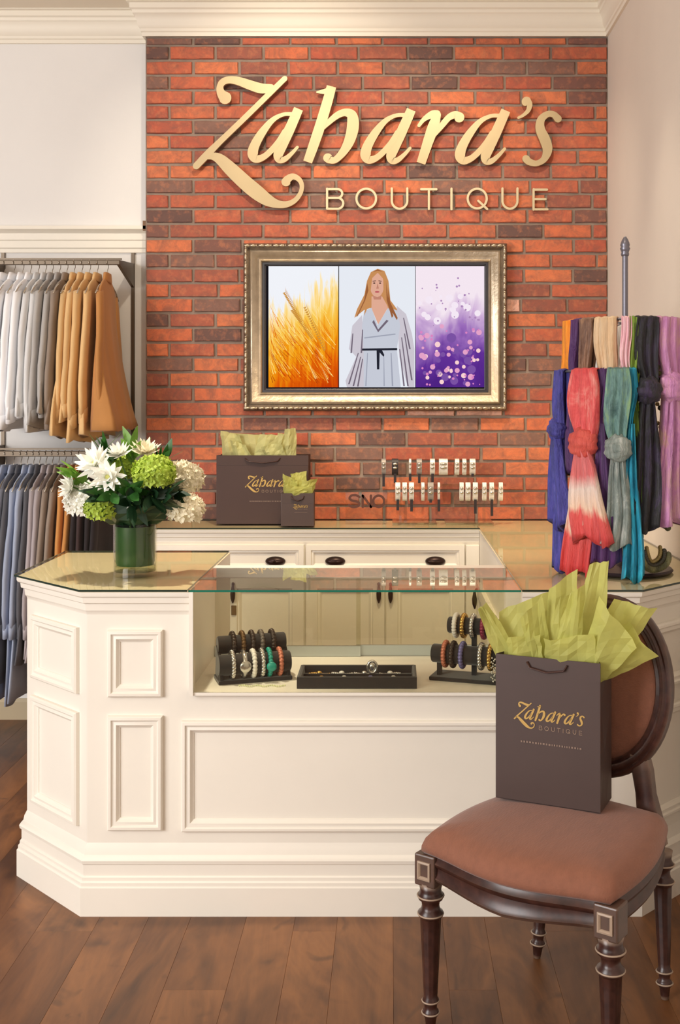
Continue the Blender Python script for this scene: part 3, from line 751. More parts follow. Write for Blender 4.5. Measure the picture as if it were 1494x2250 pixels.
# ------------------------------------------------------------------ shopping bags
def lfn(u0, w0, k, vdepth):
    def f(px, py, d): return (u0 + (px - 425) * k, vdepth + d, w0 - (py - 160) * k)
    return f
def bag(name, label, loc, rz, wd, dp, ht, logo, mat, group):
    B = thing(name, label, 'bag', loc, rz, group)
    m = MB(); e = .0025
    m.add([(0, 0, 0), (wd, 0, 0), (wd, dp, 0), (0, dp, 0)], [(3, 2, 1, 0)])
    sp = dp * .5; g = dp * .16
    def wallq(pts):
        n = len(pts); vs = [(x, y, 0) for x, y in pts] + [(x + .0, y, ht * .5) for x, y in pts] + [(x, y, ht) for x, y in pts]
        m.add(vs, [(j * n + i, j * n + i + 1, (j + 1) * n + i + 1, (j + 1) * n + i) for j in range(2) for i in range(n - 1)])
    wallq([(0, 0), (wd, 0)]); wallq([(wd, dp), (0, dp)])
    for X, sg_ in ((0, 1), (wd, -1)):
        vs = []
        for z, gg in ((0, 0), (ht * .35, .2), (ht * .7, .7), (ht, 1)): vs += [(X, 0, z), (X + sg_ * g * gg, sp, z), (X, dp, z)]
        m.add(vs, [(j * 3 + i, j * 3 + i + 1, j * 3 + 4 + i, j * 3 + 3 + i) for j in range(3) for i in range(2)])
    o = m.build('bag_body', mat, B); s = o.modifiers.new('thickness', 'SOLIDIFY'); s.thickness = .0016; s.offset = -1
    MB().add([(0.0, -.0009, ht - .045), (wd, -.0009, ht - .045), (wd, -.0009, ht), (0, -.0009, ht)], [(0, 1, 2, 3)]).build('folded_rim', mat, B)
    hw = wd * .19
    MB().tube([(wd / 2 - hw, -.003, ht - .012), (wd / 2 - hw * .85, -.006, ht - .026), (wd / 2, -.008, ht - .034), (wd / 2 + hw * .85, -.006, ht - .026), (wd / 2 + hw, -.003, ht - .012)], .006, 8, flat=.35).build('ribbon_handle', RIBBON, B, smooth=True)
    u0, w0, k = logo
    fn = lfn(u0, w0, k, -.0012)
    m = MB()
    for ch, st in LET:
        for s_ in st: m.stroke([(x, y, wv * 1.08) for x, y, wv in s_], fn, -.0002, .0002, 3)
    m.build('script_print', GOLDP, B)
    m = MB()
    for ch, st in LET2:
        for s_ in st: m.stroke([(x, y, wv * 1.2) for x, y, wv in s_], fn, -.0002, .0002, 2)
    m.build('capital_print', pm('taupe_print', (150, 124, 104), .5), B)
    m = MB(); rr = random.Random(5); x = 505
    while x < 1190:
        l = rr.uniform(10, 22); m.stroke([(x, 610, 20), (x + l, 610, 20)], fn, -.0002, .0002, 1, False, False); x += l + 14
    m.build('small_print', pm('faint_print', (132, 110, 96), .5), B)
    return B
def tissue(name, label, loc, rz, sheets, mat):
    T = thing(name, label, 'tissue paper', loc, rz)
    for (b0, b1, tip0, tip1, bul) in sheets:
        m = MB(); nu, nv = 7, 8; rr = random.Random(int(b0[0] * 7919) + int(tip0[2] * 104729)); ph = rr.uniform(0, 6); vs = []
        for j in range(nv):
            v = j / (nv - 1)
            for i in range(nu):
                u = i / (nu - 1)
                p = Vector(b0).lerp(Vector(b1), u).lerp(Vector(tip0).lerp(Vector(tip1), u), v)
                z = (bul * math.sin(PI * u) * (1 - v * .5) * min(1, v * 1.8) - .012 * (1 - v) + .008 * (.3 + v) * math.sin(u * 7 + ph + v * 2))
                p += Vector((rr.uniform(-.0025, .0025), -z + rr.uniform(-.0025, .0025), rr.uniform(-.003, .003)))
                vs.append(p)
        m.add(vs, [(j * nu + i, j * nu + i + 1, (j + 1) * nu + i + 1, (j + 1) * nu + i) for j in range(nv - 1) for i in range(nu - 1)])
        m.build('tissue_sheet', mat, T)
    return T
bang = math.atan2(-.111, .248)
bag('paper_bag', 'tall brown paper gift bag with gold script standing on the chair seat', (.271, -.43, .508), bang, .272, .12, .372, (.048, .372 - .115, .000228), BAGM, 'brown shop bags')
Z0 = .372
tissue('tissue_paper', 'bright green tissue paper fanning out of the bag on the chair', (.271, -.43, .508), bang, [
    ((.004, .03, Z0 - .06), (.09, .04, Z0 - .06), (-.050, .0, Z0 + .11), (-.035, .02, Z0 + .125), .012),
    ((.01, .06, Z0 - .06), (.10, .06, Z0 - .06), (-.01, .05, Z0 + .10), (.135, .05, Z0 + .165), .015),
    ((.075, .03, Z0 - .06), (.14, .03, Z0 - .06), (.07, -.01, Z0 + .10), (.125, .01, Z0 + .155), .022),
    ((.10, .05, Z0 - .06), (.20, .05, Z0 - .06), (.13, .03, Z0 + .17), (.205, .03, Z0 + .225), .02),
    ((.13, .02, Z0 - .06), (.21, .02, Z0 - .06), (.19, -.01, Z0 + .165), (.235, .0, Z0 + .195), .024),
    ((.16, .06, Z0 - .06), (.255, .06, Z0 - .06), (.235, .05, Z0 + .24), (.285, .05, Z0 + .25), .015),
    ((.19, .03, Z0 - .06), (.265, .03, Z0 - .06), (.27, .0, Z0 + .17), (.36, .02, Z0 + .045), .02),
    ((.17, .08, Z0 - .06), (.265, .09, Z0 - .06), (.29, .07, Z0 + .15), (.395, .085, Z0 + .13), .012),
    ((.20, .06, Z0 - .06), (.267, .07, Z0 - .06), (.33, .05, Z0 + .10), (.40, .06, Z0 + .018), .015),
    ((.02, .02, Z0 - .05), (.12, .02, Z0 - .05), (.03, .0, Z0 + .045), (.12, .0, Z0 + .06), .014),
    ((.12, .015, Z0 - .05), (.25, .015, Z0 - .05), (.13, -.005, Z0 + .05), (.26, .0, Z0 + .075), .018)], TISSUE)
ZT = .9735
Yb = 1.70
bag('paper_bag', 'wide brown paper gift bag on the back counter against the bricks', (wx(474, Yb), Yb + .03, ZT), 0, .415, .13, .312, (.128, .222, .000262), BAGD, 'brown shop bags')
tissue('tissue_paper', 'olive tissue paper standing in the wide bag on the back counter', (wx(474, Yb), Yb + .03, ZT), 0, [
    ((.02, .04, .26), (.15, .04, .26), (.012, .03, .425), (.10, .03, .40), .012), ((.09, .05, .26), (.24, .05, .26), (.05, .05, .415), (.22, .05, .40), .015),
    ((.15, .03, .26), (.27, .03, .26), (.19, .02, .405), (.30, .02, .405), .018), ((.22, .05, .26), (.36, .05, .26), (.27, .05, .41), (.33, .06, .405), .012),
    ((.27, .03, .26), (.36, .03, .26), (.305, .02, .43), (.355, .03, .435), .02), ((.08, .02, .26), (.18, .02, .26), (.06, .01, .38), (.13, .01, .36), .015),
    ((.23, .02, .26), (.33, .02, .26), (.20, .01, .35), (.29, .01, .37), .018)], TISSUE2)
Yc = 1.66
bag('paper_bag', 'small brown paper gift bag in front of the wide bag', (wx(619, Yc), Yc - .02, ZT), 0, .145, .07, .148, (.052, .100, .000082), BAGM, 'brown shop bags')
tissue('tissue_paper', 'pale green tissue paper bursting from the small bag', (wx(619, Yc), Yc - .02, ZT), 0, [
    ((.01, .02, .11), (.07, .02, .11), (.005, .0, .235), (.07, .01, .205), .012), ((.03, .03, .11), (.12, .03, .11), (.04, .03, .235), (.11, .03, .245), .014),
    ((.06, .02, .11), (.13, .02, .11), (.08, .0, .20), (.16, .01, .215), .016), ((.02, .015, .11), (.13, .015, .11), (.02, -.005, .18), (.14, -.005, .175), .016)], TISSUE)
# ------------------------------------------------------------------ clothes rails
YRL = 1.76
def fabric(name, col, var=.1): return pm('fabric_' + name, col, .85, var=var, vscale=7, bump=.12, bscale=200, stretch=(1, 1, .3), sheen=.15)
for i, px in enumerate((293, 8)):
    X = wx(px, YL)
    m = MB().box(X - .008, X + .008, YL - .012, YL - .0005, .25, 2.245)
    tag(m.build('slotted_upright', RAILM), ('slim bronze wall upright beside the brick wall edge', 'slim bronze wall upright at the left picture edge')[i], 'shelf upright', 'wall uprights of the clothes rails')
def rail(z, x1, label, thick):
    r = thing('clothes_rail', label, 'clothes rail', (-1.6, YRL, z))
    def P(o): o.matrix_parent_inverse = Matrix.Translation(-Vector(r.location)); return o
    P(MB().box(-3.2, x1, YRL - .012, YRL + .012, z - thick / 2, z + thick / 2).build('rail_bar', RAILM, r, bevel=.003))
    P(MB().box(-3.2, x1, YRL + .016, YRL + .028, z + thick / 2 + .004, z + thick / 2 + .012).build('top_wire', RAILM, r))
    for X in (wx(293, YL), wx(8, YL)):
        m = MB(); y1, y0 = YL - .014, YRL
        vs = []
        for X_ in (X - .007, X + .007): vs += [(X_, y1, z - .085), (X_, y1, z + .03), (X_, y0, z + thick / 2), (X_, y0, z - thick / 2)]
        m.add(vs, [(0, 1, 2, 3), (7, 6, 5, 4), (0, 4, 5, 1), (1, 5, 6, 2), (2, 6, 7, 3), (3, 7, 4, 0)])
        P(m.build('bracket', RAILM, r))
    return r
ZU, ZLW = wz(577, YRL), wz(997, YRL)
rail(ZU, -1.235, 'upper bronze clothes rail on wall brackets holding tops', .022)
rail(ZLW, -1.235, 'lower bronze clothes rail behind the flowers holding longer clothes', .026)
def hanger_mesh():
    m = MB(); P = []
    for i in range(13):
        a = -PI * .25 + PI * 1.25 * i / 12; P.append((0, .018 * math.cos(a), .018 * math.sin(a)))
    P = [(p[0], p[1], p[2]) for p in P][::-1]
    hook = [(0, -.018, -.002)] + [(0, -.0185 * math.cos(PI * i / 10), .0185 * math.sin(PI * i / 10)) for i in range(1, 11)] + [(0, .016, -.016), (0, .002, -.03), (0, 0, -.05), (0, 0, -.072)]
    m.tube(hook, .0016, 6)
    bar = [(0, -.205, -.152), (0, -.15, -.115), (0, -.06, -.082), (0, 0, -.070), (0, .06, -.082), (0, .15, -.115), (0, .205, -.152)]
    m.tube(bar, .0032, 6); m.tube([(0, -.205, -.152), (0, .205, -.152)], .0018, 6)
    return m.mesh('clothes_hanger', CHROME, True)
HM = hanger_mesh()
def garment(name, label, cat, X, Zr, L, mat, seed, sh=.19, hem=.23, t0=.013, t1=.018, sleeve=.45, cuff=True, rot=0, group=None, flare=0):
    rr = random.Random(seed); G = thing(name, label, cat, (X, YRL, Zr), rot, group)
    z0 = -.070; n = 44; rings = []
    lv = [(0, .05, .6), (.012, .072, .8), (.03, .115, .9), (.055, sh - .02, 1), (.08, sh + .004, 1.05), (.12, sh + .006, 1.1)]
    for k in range(1, 13): lv.append((.12 + (L - .12) * k / 12, sh + (hem - sh) * k / 12, 1.1 + .0 * k))
    ph = [rr.uniform(0, 6.28) for _ in range(4)]; fq = rr.uniform(.16, .38); sway = rr.uniform(-.008, .008)
    for d, hw, tk in lv:
        q = max(0, d - .1) / (L - .1); th = (t0 + (t1 - t0) * q) * tk; ring = []
        for i in range(n):
            a = 2 * PI * i / n; u = hw * math.cos(a) * (1 + fq * q * (1 if math.cos(a) < 0 else -.1))
            w_ = math.copysign(abs(math.sin(a)) ** .6, math.sin(a)) * th
            w_ += q * t1 * .9 * (math.sin(u * 26 + ph[0]) * .5 + math.sin(u * 47 + ph[1]) * .35)
            sx = flare * q * q * (1 if math.sin(a) > 0 else -.1) * .9
            ring.append((w_ + sx + sway * math.sin(3 * q + u * 6), u + .006 * math.sin(d * 9 + ph[2]), z0 - d + (.012 * math.sin(u * 18 + ph[3]) if d == lv[-1][0] else 0)))
        rings.append(ring)
    MB().loft(rings).build('body', mat, G, smooth=True)
    if sleeve:
        for sg_ in (-1, 1):
            pts = []; rad = []
            for k in range(9):
                t = k / 8
                pts.append((rr.uniform(-.002, .002) + flare * .25 * t, sg_ * (sh - .012 + (.085 if sg_ < 0 else .055) * math.sin(min(1, t * 1.1) * 1.5) + .008 * math.sin(t * 7 + ph[0])), z0 - .075 - sleeve * t))
                rad.append(.034 + .018 * t if t < .9 else .04)
            rg_ = []
            for p, r_ in zip(pts, rad):
                rg_.append([(p[0] + math.cos(a) * (t0 + .003) * 1.1, p[1] + math.sin(a) * r_, p[2] + .01 * math.sin(a)) for a in [2 * PI * i / 14 for i in range(14)]])
            sl = MB().loft(rg_).build('sleeve', mat, G, smooth=True)
            if cuff:
                p = pts[-1]
                MB().loft([[(p[0] + math.cos(a) * (t0 + .005) * 1.1, p[1] + math.sin(a) * .042, p[2] + .01 * math.sin(a) + dz) for a in [2 * PI * i / 14 for i in range(14)]] for dz in (.03, -.03)]).build('cuff', mat, sl, smooth=True)
    # collar
    MB().loft([[((t0 + .004) * math.cos(a), .062 * k * math.sin(a), z0 + .004 - dz + .006 * abs(math.sin(a))) for a in [2 * PI * i / 20 for i in range(20)]] for k, dz in ((.8, -.012), (1, .0), (1.25, .02), (1.1, .03))]).build('collar', mat, G, smooth=True)
    return G
WH, PG, GR, TP, OC, OD = fabric('white', (250, 250, 252), .02), fabric('pale_grey', (222, 222, 222)), fabric('grey', (180, 176, 172)), fabric('taupe', (150, 134, 120)), fabric('ochre', (226, 186, 130)), fabric('dark_ochre', (192, 134, 74))
DG, BG, LL, ORG, DB, BK = fabric('dark_grey', (92, 92, 98)), fabric('blue_grey', (166, 176, 198)), fabric('lilac_grey', (176, 166, 168)), fabric('orange', (206, 142, 76)), fabric('dark_brown', (66, 48, 46)), fabric('near_black', (38, 30, 32))
up = [(236, OD, 'dark ochre', .66, .085), (214, OC, 'ochre', .68, .012), (197, OC, 'ochre', .70, .004), (180, OC, 'light ochre', .67, 0), (163, OC, 'ochre', .68, 0), (147, TP, 'taupe', .66, 0), (131, GR, 'grey', .62, 0), (115, GR, 'grey', .64, 0), (100, PG, 'pale grey', .66, 0),
      (84, PG, 'pale grey', .60, 0), (67, WH, 'white', .62, 0), (50, WH, 'white', .64, 0), (31, WH, 'white', .66, 0), (10, WH, 'white', .62, 0), (-14, WH, 'white', .64, 0)]
def place_hanger(X, Zr, i, which):
    o = place(HM, 'clothes_hanger', None, (X, YRL, Zr + (-.004 if which == 'lower' else -.006)))
    tag(o, f'thin metal hanger on the {which} clothes rail, {ORD[i]} from the brick wall', 'hanger', f'hangers on the {which} rail')
for i, (px, mt, nm, L, fl) in enumerate(up):
    X = wx(px, YRL)
    L += R(-.03, .04)
    garment('blouse', f'{nm} long-sleeved top on the upper rail, {ORD[i]} from the brick wall', 'top', X, ZU, L, mt, 11 + i, flare=fl, sleeve=.52 + .05 * ((i * 7) % 3) / 2, sh=.178, hem=.262, rot=(.06 if i == 0 else R(-.03, .03)), group='tops on the upper rail', t0=.0115, t1=.014 + (.006 if i == 0 else 0))
    place_hanger(X, ZU, i, 'upper')
lowl = [(238, BK, 'black', .95), (222, BK, 'black', .9), (206, DB, 'dark brown', .92), (190, BK, 'black', .95), (174, ORG, 'orange', .8), (158, ORG, 'orange', .78), (143, TP, 'taupe', .8), (129, TP, 'taupe', .8), (115, LL, 'lilac grey', .82), (101, LL, 'lilac grey', .8), (87, DG, 'dark grey', .82), (74, BG, 'blue grey', .98),
        (60, BG, 'blue grey', 1.0), (46, DG, 'dark grey', .92), (30, BG, 'blue grey', 1.0), (12, BG, 'blue grey', .98), (-8, DG, 'dark grey', .95)]
for i, (px, mt, nm, L) in enumerate(lowl):
    X = wx(px, YRL)
    garment('jacket', f'{nm} long garment on the lower rail, {ORD[i]} from the brick wall', 'garment', X, ZLW, L, mt, 71 + i, sleeve=.6 if i > 4 else .55, sh=.185, hem=.25, rot=R(-.03, .03), group='clothes on the lower rail', t0=.0095, t1=.011)
    place_hanger(X, ZLW, i, 'lower')

# ------------------------------------------------------------------ scarf stand
SX, SY = .77, .36
STEEL = pm('grey_steel', (120, 118, 128), .35, .6)
st = thing('scarf_stand', 'tall grey metal two-tier scarf stand with finial on the right counter', 'display stand', (SX, SY, ZT))
def SP(o): return o
MB().lathe([(0, 0), (.15, 0), (.155, .006), (.15, .012), (.03, .018), (.018, .03), (.012, .05), (.0, .05)], n=36).build('base', pm('dark_base', (46, 34, 40), .4), st, smooth=False, auto=40)
ZPT = wz(520, SY) - ZT
MB().lathe([(.0, .03), (.0095, .03), (.0095, ZPT - .062), (.0, ZPT - .062)], n=16).build('pole', STEEL, st, smooth=False, auto=40)
MB().lathe([(.0, -.064), (.012, -.064), (.014, -.058), (.012, -.052), (.014, -.046), (.017, -.04), (.014, -.034), (.016, -.028), (.014, -.02), (.009, -.008), (.006, -.004), (.004, 0), (0, 0)], (0, 0, ZPT), n=16).build('finial', STEEL, st, smooth=True)
ZR1, ZR2 = 1.79 - ZT, 1.628 - ZT
for rr_, zz in ((.18, ZR1), (.215, ZR2)):
    full = zz == ZR1; m = MB(); m.tube([(rr_ * math.cos(PI * .95 + (2 * PI if full else PI * .52) * i / 48), rr_ * math.sin(PI * .95 + (2 * PI if full else PI * .52) * i / 48), zz) for i in range(48 if full else 49)], .004, 8, full)
    ring = m.build('hanging_ring', STEEL, st, smooth=True)
    for a in ((0, PI / 2, PI, 3 * PI / 2) if full else (PI, PI * 1.22, PI * 1.45)):
        MB().tube([(.005 * math.cos(a), .005 * math.sin(a), zz), (rr_ * math.cos(a), rr_ * math.sin(a), zz)], .003, 6).build('ring_arm', STEEL, ring)
def dyed(name, stops):
    t = NT('silk_' + name); tc = t.node('ShaderNodeTexCoord'); sp = t.node('ShaderNodeSeparateXYZ'); t.link(tc.outputs['Generated'], sp.inputs[0])
    n = t.noise(t.coords((1, 1, .35), rnd=True), 9, 4, .6, .8); ad = t.node('ShaderNodeMath', operation='MULTIPLY_ADD'); t.link(n, ad.inputs[0]); ad.inputs[1].default_value = .5; t.link(sp.outputs['Z'], ad.inputs[2])
    t.link(t.ramp(ad.outputs[0], stops), t.b.inputs['Base Color']); t.b.inputs['Roughness'].default_value = .55; t.b.inputs['Sheen Weight'].default_value = .08
    t.bump(t.noise(t.coords((50, 50, 4), rnd=True), 1.6, 5, .65, .6), .9, .009); return t.m
def silk(name, stops, dirz=True, scale=3.0):
    t = NT('silk_' + name); v = t.coords((1, 1, .35), rnd=True); n = t.noise(v, scale * 5, 5, .7, 1.4)
    c = t.ramp(n, stops); t.link(c, t.b.inputs['Base Color']); t.b.inputs['Roughness'].default_value = .55
    t.b.inputs['Sheen Weight'].default_value = .08
    t.bump(t.noise(t.coords((50, 50, 4), rnd=True), 1.6, 5, .65, .6), .9, .009); return t.m
def scarf(label, theta, r, ztop, zknot, zbot, wtop, wmid, wtail, mats, group, tails=2, flip=0, seed=1, name='scarf', knot=True, thick=.02):
    rr = random.Random(seed); th = math.radians(theta)
    E = thing(name, label, 'scarf', (SX + r * math.cos(th), SY + r * math.sin(th), zbot), th + PI / 2, group)
    mt, mk, ml = mats; H = ztop - zbot; K = zknot - zbot; n = 40
    def strand(z0, z1, w0, wm, w1, tk, pl, x0=0, x1=0, y0=0, wob=.01, rows=14, hemj=0.0):
        ph = rr.uniform(0, 6); rings = []
        for j in range(rows + 1):
            t = j / rows; ww = (1 - t) ** 2 * w0 + 2 * t * (1 - t) * wm + t * t * w1
            ring = []
            for i in range(n):
                a = 2 * PI * i / n; u = math.cos(a) * ww
                v = math.copysign(abs(math.sin(a)) ** .7, math.sin(a)) * tk + 1.5 * pl * (.4 + .6 * t) * math.sin(math.cos(a) * 9 + ph + t * 1.5) + pl * .5 * math.sin(math.cos(a) * 21 + ph * 2)
                ring.append((x0 + (x1 - x0) * t + u + wob * math.sin(t * 5 + ph) * t, y0 + v, z0 + (z1 - z0) * t + hemj * math.sin(math.cos(a) * 4 + ph) * (1 if j == rows else 0)))
            rings.append(ring)
        return MB().loft(rings)
    # over the ring and down to the knot (front fold hangs outside the ring, back fold inside)
    top = MB(); rg2 = []
    for j in range(9):
        a = PI * j / 8; rg2.append([( math.cos(b_) * wtop, -.012 * math.cos(a) + 0.004 * math.sin(b_) * 0, 0) for b_ in ()])
    up_ = strand(H + .004, K, wtop, wmid * 1.25, wtop * .62, thick * .55, .006, y0=-.015, rows=12)
    up_.build('upper_fold', mt, E, smooth=True)
    strand(H + .002, K + .02, wtop * .9, wmid * .8, wtop * .6, thick * .4, .004, y0=.012, rows=8).build('inner_fold', mt, E, smooth=True)
    m = MB(); P = [(-wtop * .95, -.014, H - .006), (-wtop * .95, -.010, H + .006), (-wtop * .95, 0, H + .0095), (-wtop * .95, .008, H + .006), (-wtop * .95, .012, H - .006)]
    vs = []
    for i in range(9):
        q = -1 + 2 * i / 8
        for p in P: vs.append((q * wtop * .98, p[1] * 1.1, p[2] + .0015 * math.sin(i * 2.3)))
    m.add(vs, [(i * 5 + k, (i + 1) * 5 + k, (i + 1) * 5 + k + 1, i * 5 + k + 1) for i in range(8) for k in range(4)])
    o = m.build('ring_fold', mt, E, smooth=True); s_ = o.modifiers.new('thickness', 'SOLIDIFY'); s_.thickness = .004
    if knot:
        m = MB(); ph = rr.uniform(0, 6)
        m.ball((0, -.022, K), (wtop * .9 + .012, .034, wtop * .55 + .026), 40, 22, fn=lambda a, b_: 1 + .06 * math.sin(2 * a + 7 * b_ + ph) + .035 * math.sin(15 * b_ - 2 * a))
        m.build('knot', mk, E, smooth=True)
    if tails == 2:
        zs = (0, K * rr.uniform(.25, .4))
        if flip: zs = zs[::-1]
        strand(K - .01, zs[0], wtop * .5, wtail * .55, wtail * .5, thick * .6, .008, 0, -wtail * .28, -.006, hemj=.015).build('tail', ml, E, smooth=True)
        strand(K - .01, zs[1], wtop * .55, wtail * .75, wtail * .8, thick * .7, .010, 0, wtail * .25, -.022, hemj=.02).build('tail', ml, E, smooth=True)
    elif tails == 1:
        strand(K - .01 if knot else K + .012, 0, wtop * (.6 if knot else .66), wtail * .8, wtail, thick * .8, .010, 0, 0, -.014, hemj=.012, rows=20).build('tail', ml, E, smooth=True)
    return E
L_ = lambda *a: [(p, c) for p, c in a]
def sk(n, *cols): 
    k = len(cols); return silk(n, [(.32 + .36 * i / max(1, k - 1), c) for i, c in enumerate(cols)])
INDIGO, CORAL, PINKW, TEALG, GREYW, BLKV = sk('indigo', (38, 32, 92), (62, 62, 150), (84, 76, 170)), sk('coral', (196, 50, 60), (220, 84, 82), (230, 150, 140)), sk('blush', (222, 130, 124), (236, 214, 200), (226, 90, 92)), sk('teal', (58, 92, 90), (104, 142, 136), (146, 178, 104)), sk('grey_mix', (96, 112, 108), (140, 150, 144), (206, 206, 200)), sk('black_violet', (12, 10, 13), (20, 17, 22), (52, 36, 72))
MAUVE, PINK, GREEN, ORAN, PURP, BROWN, BEIGE, WHITE_, TURQ, OLIVE, BRED = sk('mauve', (176, 110, 168), (206, 142, 190), (214, 170, 160)), sk('pink', (240, 176, 190), (246, 206, 210)), sk('green', (70, 110, 30), (150, 176, 60)), sk('orange', (236, 126, 10), (250, 160, 30)), sk('purple', (66, 26, 84), (92, 44, 110)), sk('brown', (90, 60, 50), (170, 130, 100)), sk('beige', (206, 164, 118), (232, 206, 170)), sk('white', (236, 232, 226), (250, 248, 244)), sk('turquoise', (0, 110, 140), (20, 156, 190), (60, 190, 214)), sk('olive_bead', (40, 40, 26), (96, 96, 60), (150, 140, 90)), sk('brick_red', (190, 66, 60), (222, 96, 80))
g1, g2 = 'scarves on the upper ring', 'scarves on the lower ring'
ZU_, ZL_ = 1.79, 1.628
scarf('orange scarf at the left of the upper ring', 188, .18, ZU_, 1.60, 1.30, .026, .024, .03, (ORAN, ORAN, ORAN), g1, 1, seed=2, knot=False)
scarf('dark purple scarf between the orange and brown scarves', 205, .18, ZU_, 1.60, 1.30, .018, .02, .03, (PURP, PURP, PURP), g1, 1, seed=3, knot=False)
scarf('brown patterned scarf left of the beige one', 220, .18, ZU_, 1.58, 1.28, .026, .026, .03, (BROWN, BROWN, BROWN), g1, 1, seed=4, knot=False)
scarf('beige tan scarf at the front of the upper ring', 240, .18, ZU_, 1.58, 1.25, .036, .034, .04, (BEIGE, BEIGE, BEIGE), g1, 1, seed=5, knot=False)
scarf('white scarf at the back of the stand', 95, .18, ZU_ + .0, 1.6, 1.2, .05, .05, .05, (WHITE_, WHITE_, WHITE_), g1, 1, seed=6, knot=False)
scarf('pale pink narrow scarf beside the stand pole', 259.5, .178, ZU_, 1.60, 1.30, .016, .016, .02, (PINK, PINK, PINK), g1, 1, seed=7, knot=False)
scarf('green narrow scarf left of the black one', 267, .178, ZU_, 1.5, 1.12, .018, .02, .03, (GREEN, GREEN, GREEN), g1, 1, seed=8, knot=False)
scarf('long black and violet knotted scarf on the upper ring', 278, .188, ZU_, 1.565, 1.13, .034, .038, .062, (BLKV, BLKV, BLKV), g1, 1, seed=9)
scarf('mauve pink knotted scarf at the right of the stand', 302, .188, ZU_, 1.575, 1.15, .044, .042, .060, (MAUVE, MAUVE, MAUVE), g1, 1, seed=10, thick=.024)
scarf('indigo blue knotted scarf at the left of the lower ring', 193, .215, ZL_, 1.44, .985, .024, .034, .066, (INDIGO, INDIGO, INDIGO), g2, 2, seed=11)
TAILD = dyed('coral_dip', [(.30, (206, 60, 62)), (.58, (224, 88, 84)), (.66, (240, 206, 180)), (.85, (236, 214, 202)), (1.0, (222, 110, 110))])
scarf('coral red and blush knotted scarf at the front left', 226, .222, ZL_, 1.40, .985, .044, .068, .10, (CORAL, BRED, TAILD), g2, 2, seed=12, thick=.028)
scarf('grey teal and lime knotted scarf on the lower ring', 253, .218, ZL_, 1.385, 1.08, .034, .044, .052, (TEALG, GREYW, GREYW), g2, 1, seed=13)
scarf('turquoise scarf reaching down to the counter glass', 263, .205, ZL_, 1.45, .978, .016, .018, .036, (TURQ, TURQ, TURQ), g2, 1, seed=14, knot=False)
scarf('deep plum scarf behind the coral and teal scarves', 240, .200, ZL_, 1.45, 1.02, .014, .024, .05, (PURP, PURP, PURP), g2, 1, seed=21, knot=False)
# long bead loop
m = MB(); th = math.radians(291)
bl = []
for i in range(44):
    a = 2 * PI * i / 44; bl.append((.05 * math.sin(a), -.004 + .004 * math.cos(3 * a), .32 * (.5 - .5 * math.cos(a)) if False else (.045 - .045 * math.cos(a) if math.cos(a) > 0 else .045 + .60 * (-math.cos(a)))))
E = thing('bead_necklace', 'dark olive bead necklace loop hanging low on the scarf stand', 'necklace', (SX + .165 * math.cos(th), SY + .165 * math.sin(th), 1.0), th + PI / 2)
for k in range(3):
    m = MB()
    for i, p in enumerate(bl):
        q = Vector(p); q.x *= (1 - .25 * k); q.z += .012 * k; q.y += .004 * k; m.ball(q, .011 - .002 * k, 8, 5)
    bo = m.build('bead_strand', (OLIVE, pm('dark_beads', (52, 48, 34), .35), pm('gold_beads', (150, 132, 84), .35, .4))[k], E, smooth=True); bo['kind'] = 'stuff'

# ------------------------------------------------------------------ vase and flowers
VX, VY = wx(297, .267), .267
VZ = .9735
vs = thing('glass_vase', 'clear cylindrical glass vase lined with a green leaf on the left counter', 'vase', (VX, VY, VZ))
vr = .069
MB().lathe([(0, 0), (vr, 0), (vr, .168), (vr - .004, .168), (vr - .004, .014), (0, .012)], n=40).build('glass_cylinder', GLASS, vs, auto=40)
LEAFW = pm('leaf_lining', (40, 82, 32), .4, var=.4, vscale=9, stretch=(1, 1, .3), coat=.4)
MB().lathe([(0, .034), (vr - .010, .034), (vr - .007, .045), (vr - .007, .158), (vr - .012, .158), (vr - .014, .05), (0, .045)], n=40).build('leaf_lining', LEAFW, vs, auto=40)
MB().lathe([(0, .0125), (vr - .0055, .0145), (vr - .0055, .033), (0, .033)], n=32).build('water', glass_mat('water', (236, 240, 228), .02, .8), vs)
PW = pm('white_petal', (246, 246, 238), .55, var=.03, transl=.25); PGN = pm('lime_petal', (176, 200, 74), .55, var=.2, vscale=30, transl=.25); PCR = pm('cream_petal', (240, 232, 206), .55, var=.08, transl=.25)
LFG = pm('leaf_green', (46, 92, 36), .4, var=.35, vscale=18, transl=.12); LFD = pm('leaf_dark', (24, 54, 30), .4, var=.35, vscale=18); LFL = pm('leaf_light', (110, 156, 56), .45, var=.25, vscale=18, transl=.2)
STEM = pm('stem_green', (84, 120, 52), .5)
CEN = Vector((VX, VY, VZ + .17))
def rot_to(d): return Vector((0, 0, 1)).rotation_difference(Vector(d).normalized())
def petal(m, base, q, L, w, cup, mi=0, ang=0, tilt=1.0, nseg=4):
    """petal lying out from the axis: local radial dir at ang"""
    rows = []
    for j in range(nseg + 1):
        t = j / nseg; ww = w * math.sin(PI * min(1, .12 + t * .86)) ; r = L * t * math.sin(tilt); z = L * t * math.cos(tilt) + cup * t * t
        rows.append([(r, -ww, z - .15 * ww), (r, 0, z), (r, ww, z - .15 * ww)])
    ca, sa = math.cos(ang), math.sin(ang); vs_ = []
    for row in rows:
        for (x, y, z) in row: vs_.append(Vector(base) + q @ Vector((x * ca - y * sa, x * sa + y * ca, z)))
    m.add(vs_, [(j * 3 + i, j * 3 + i + 1, j * 3 + i + 4, j * 3 + i + 3) for j in range(nseg) for i in range(2)], mi)
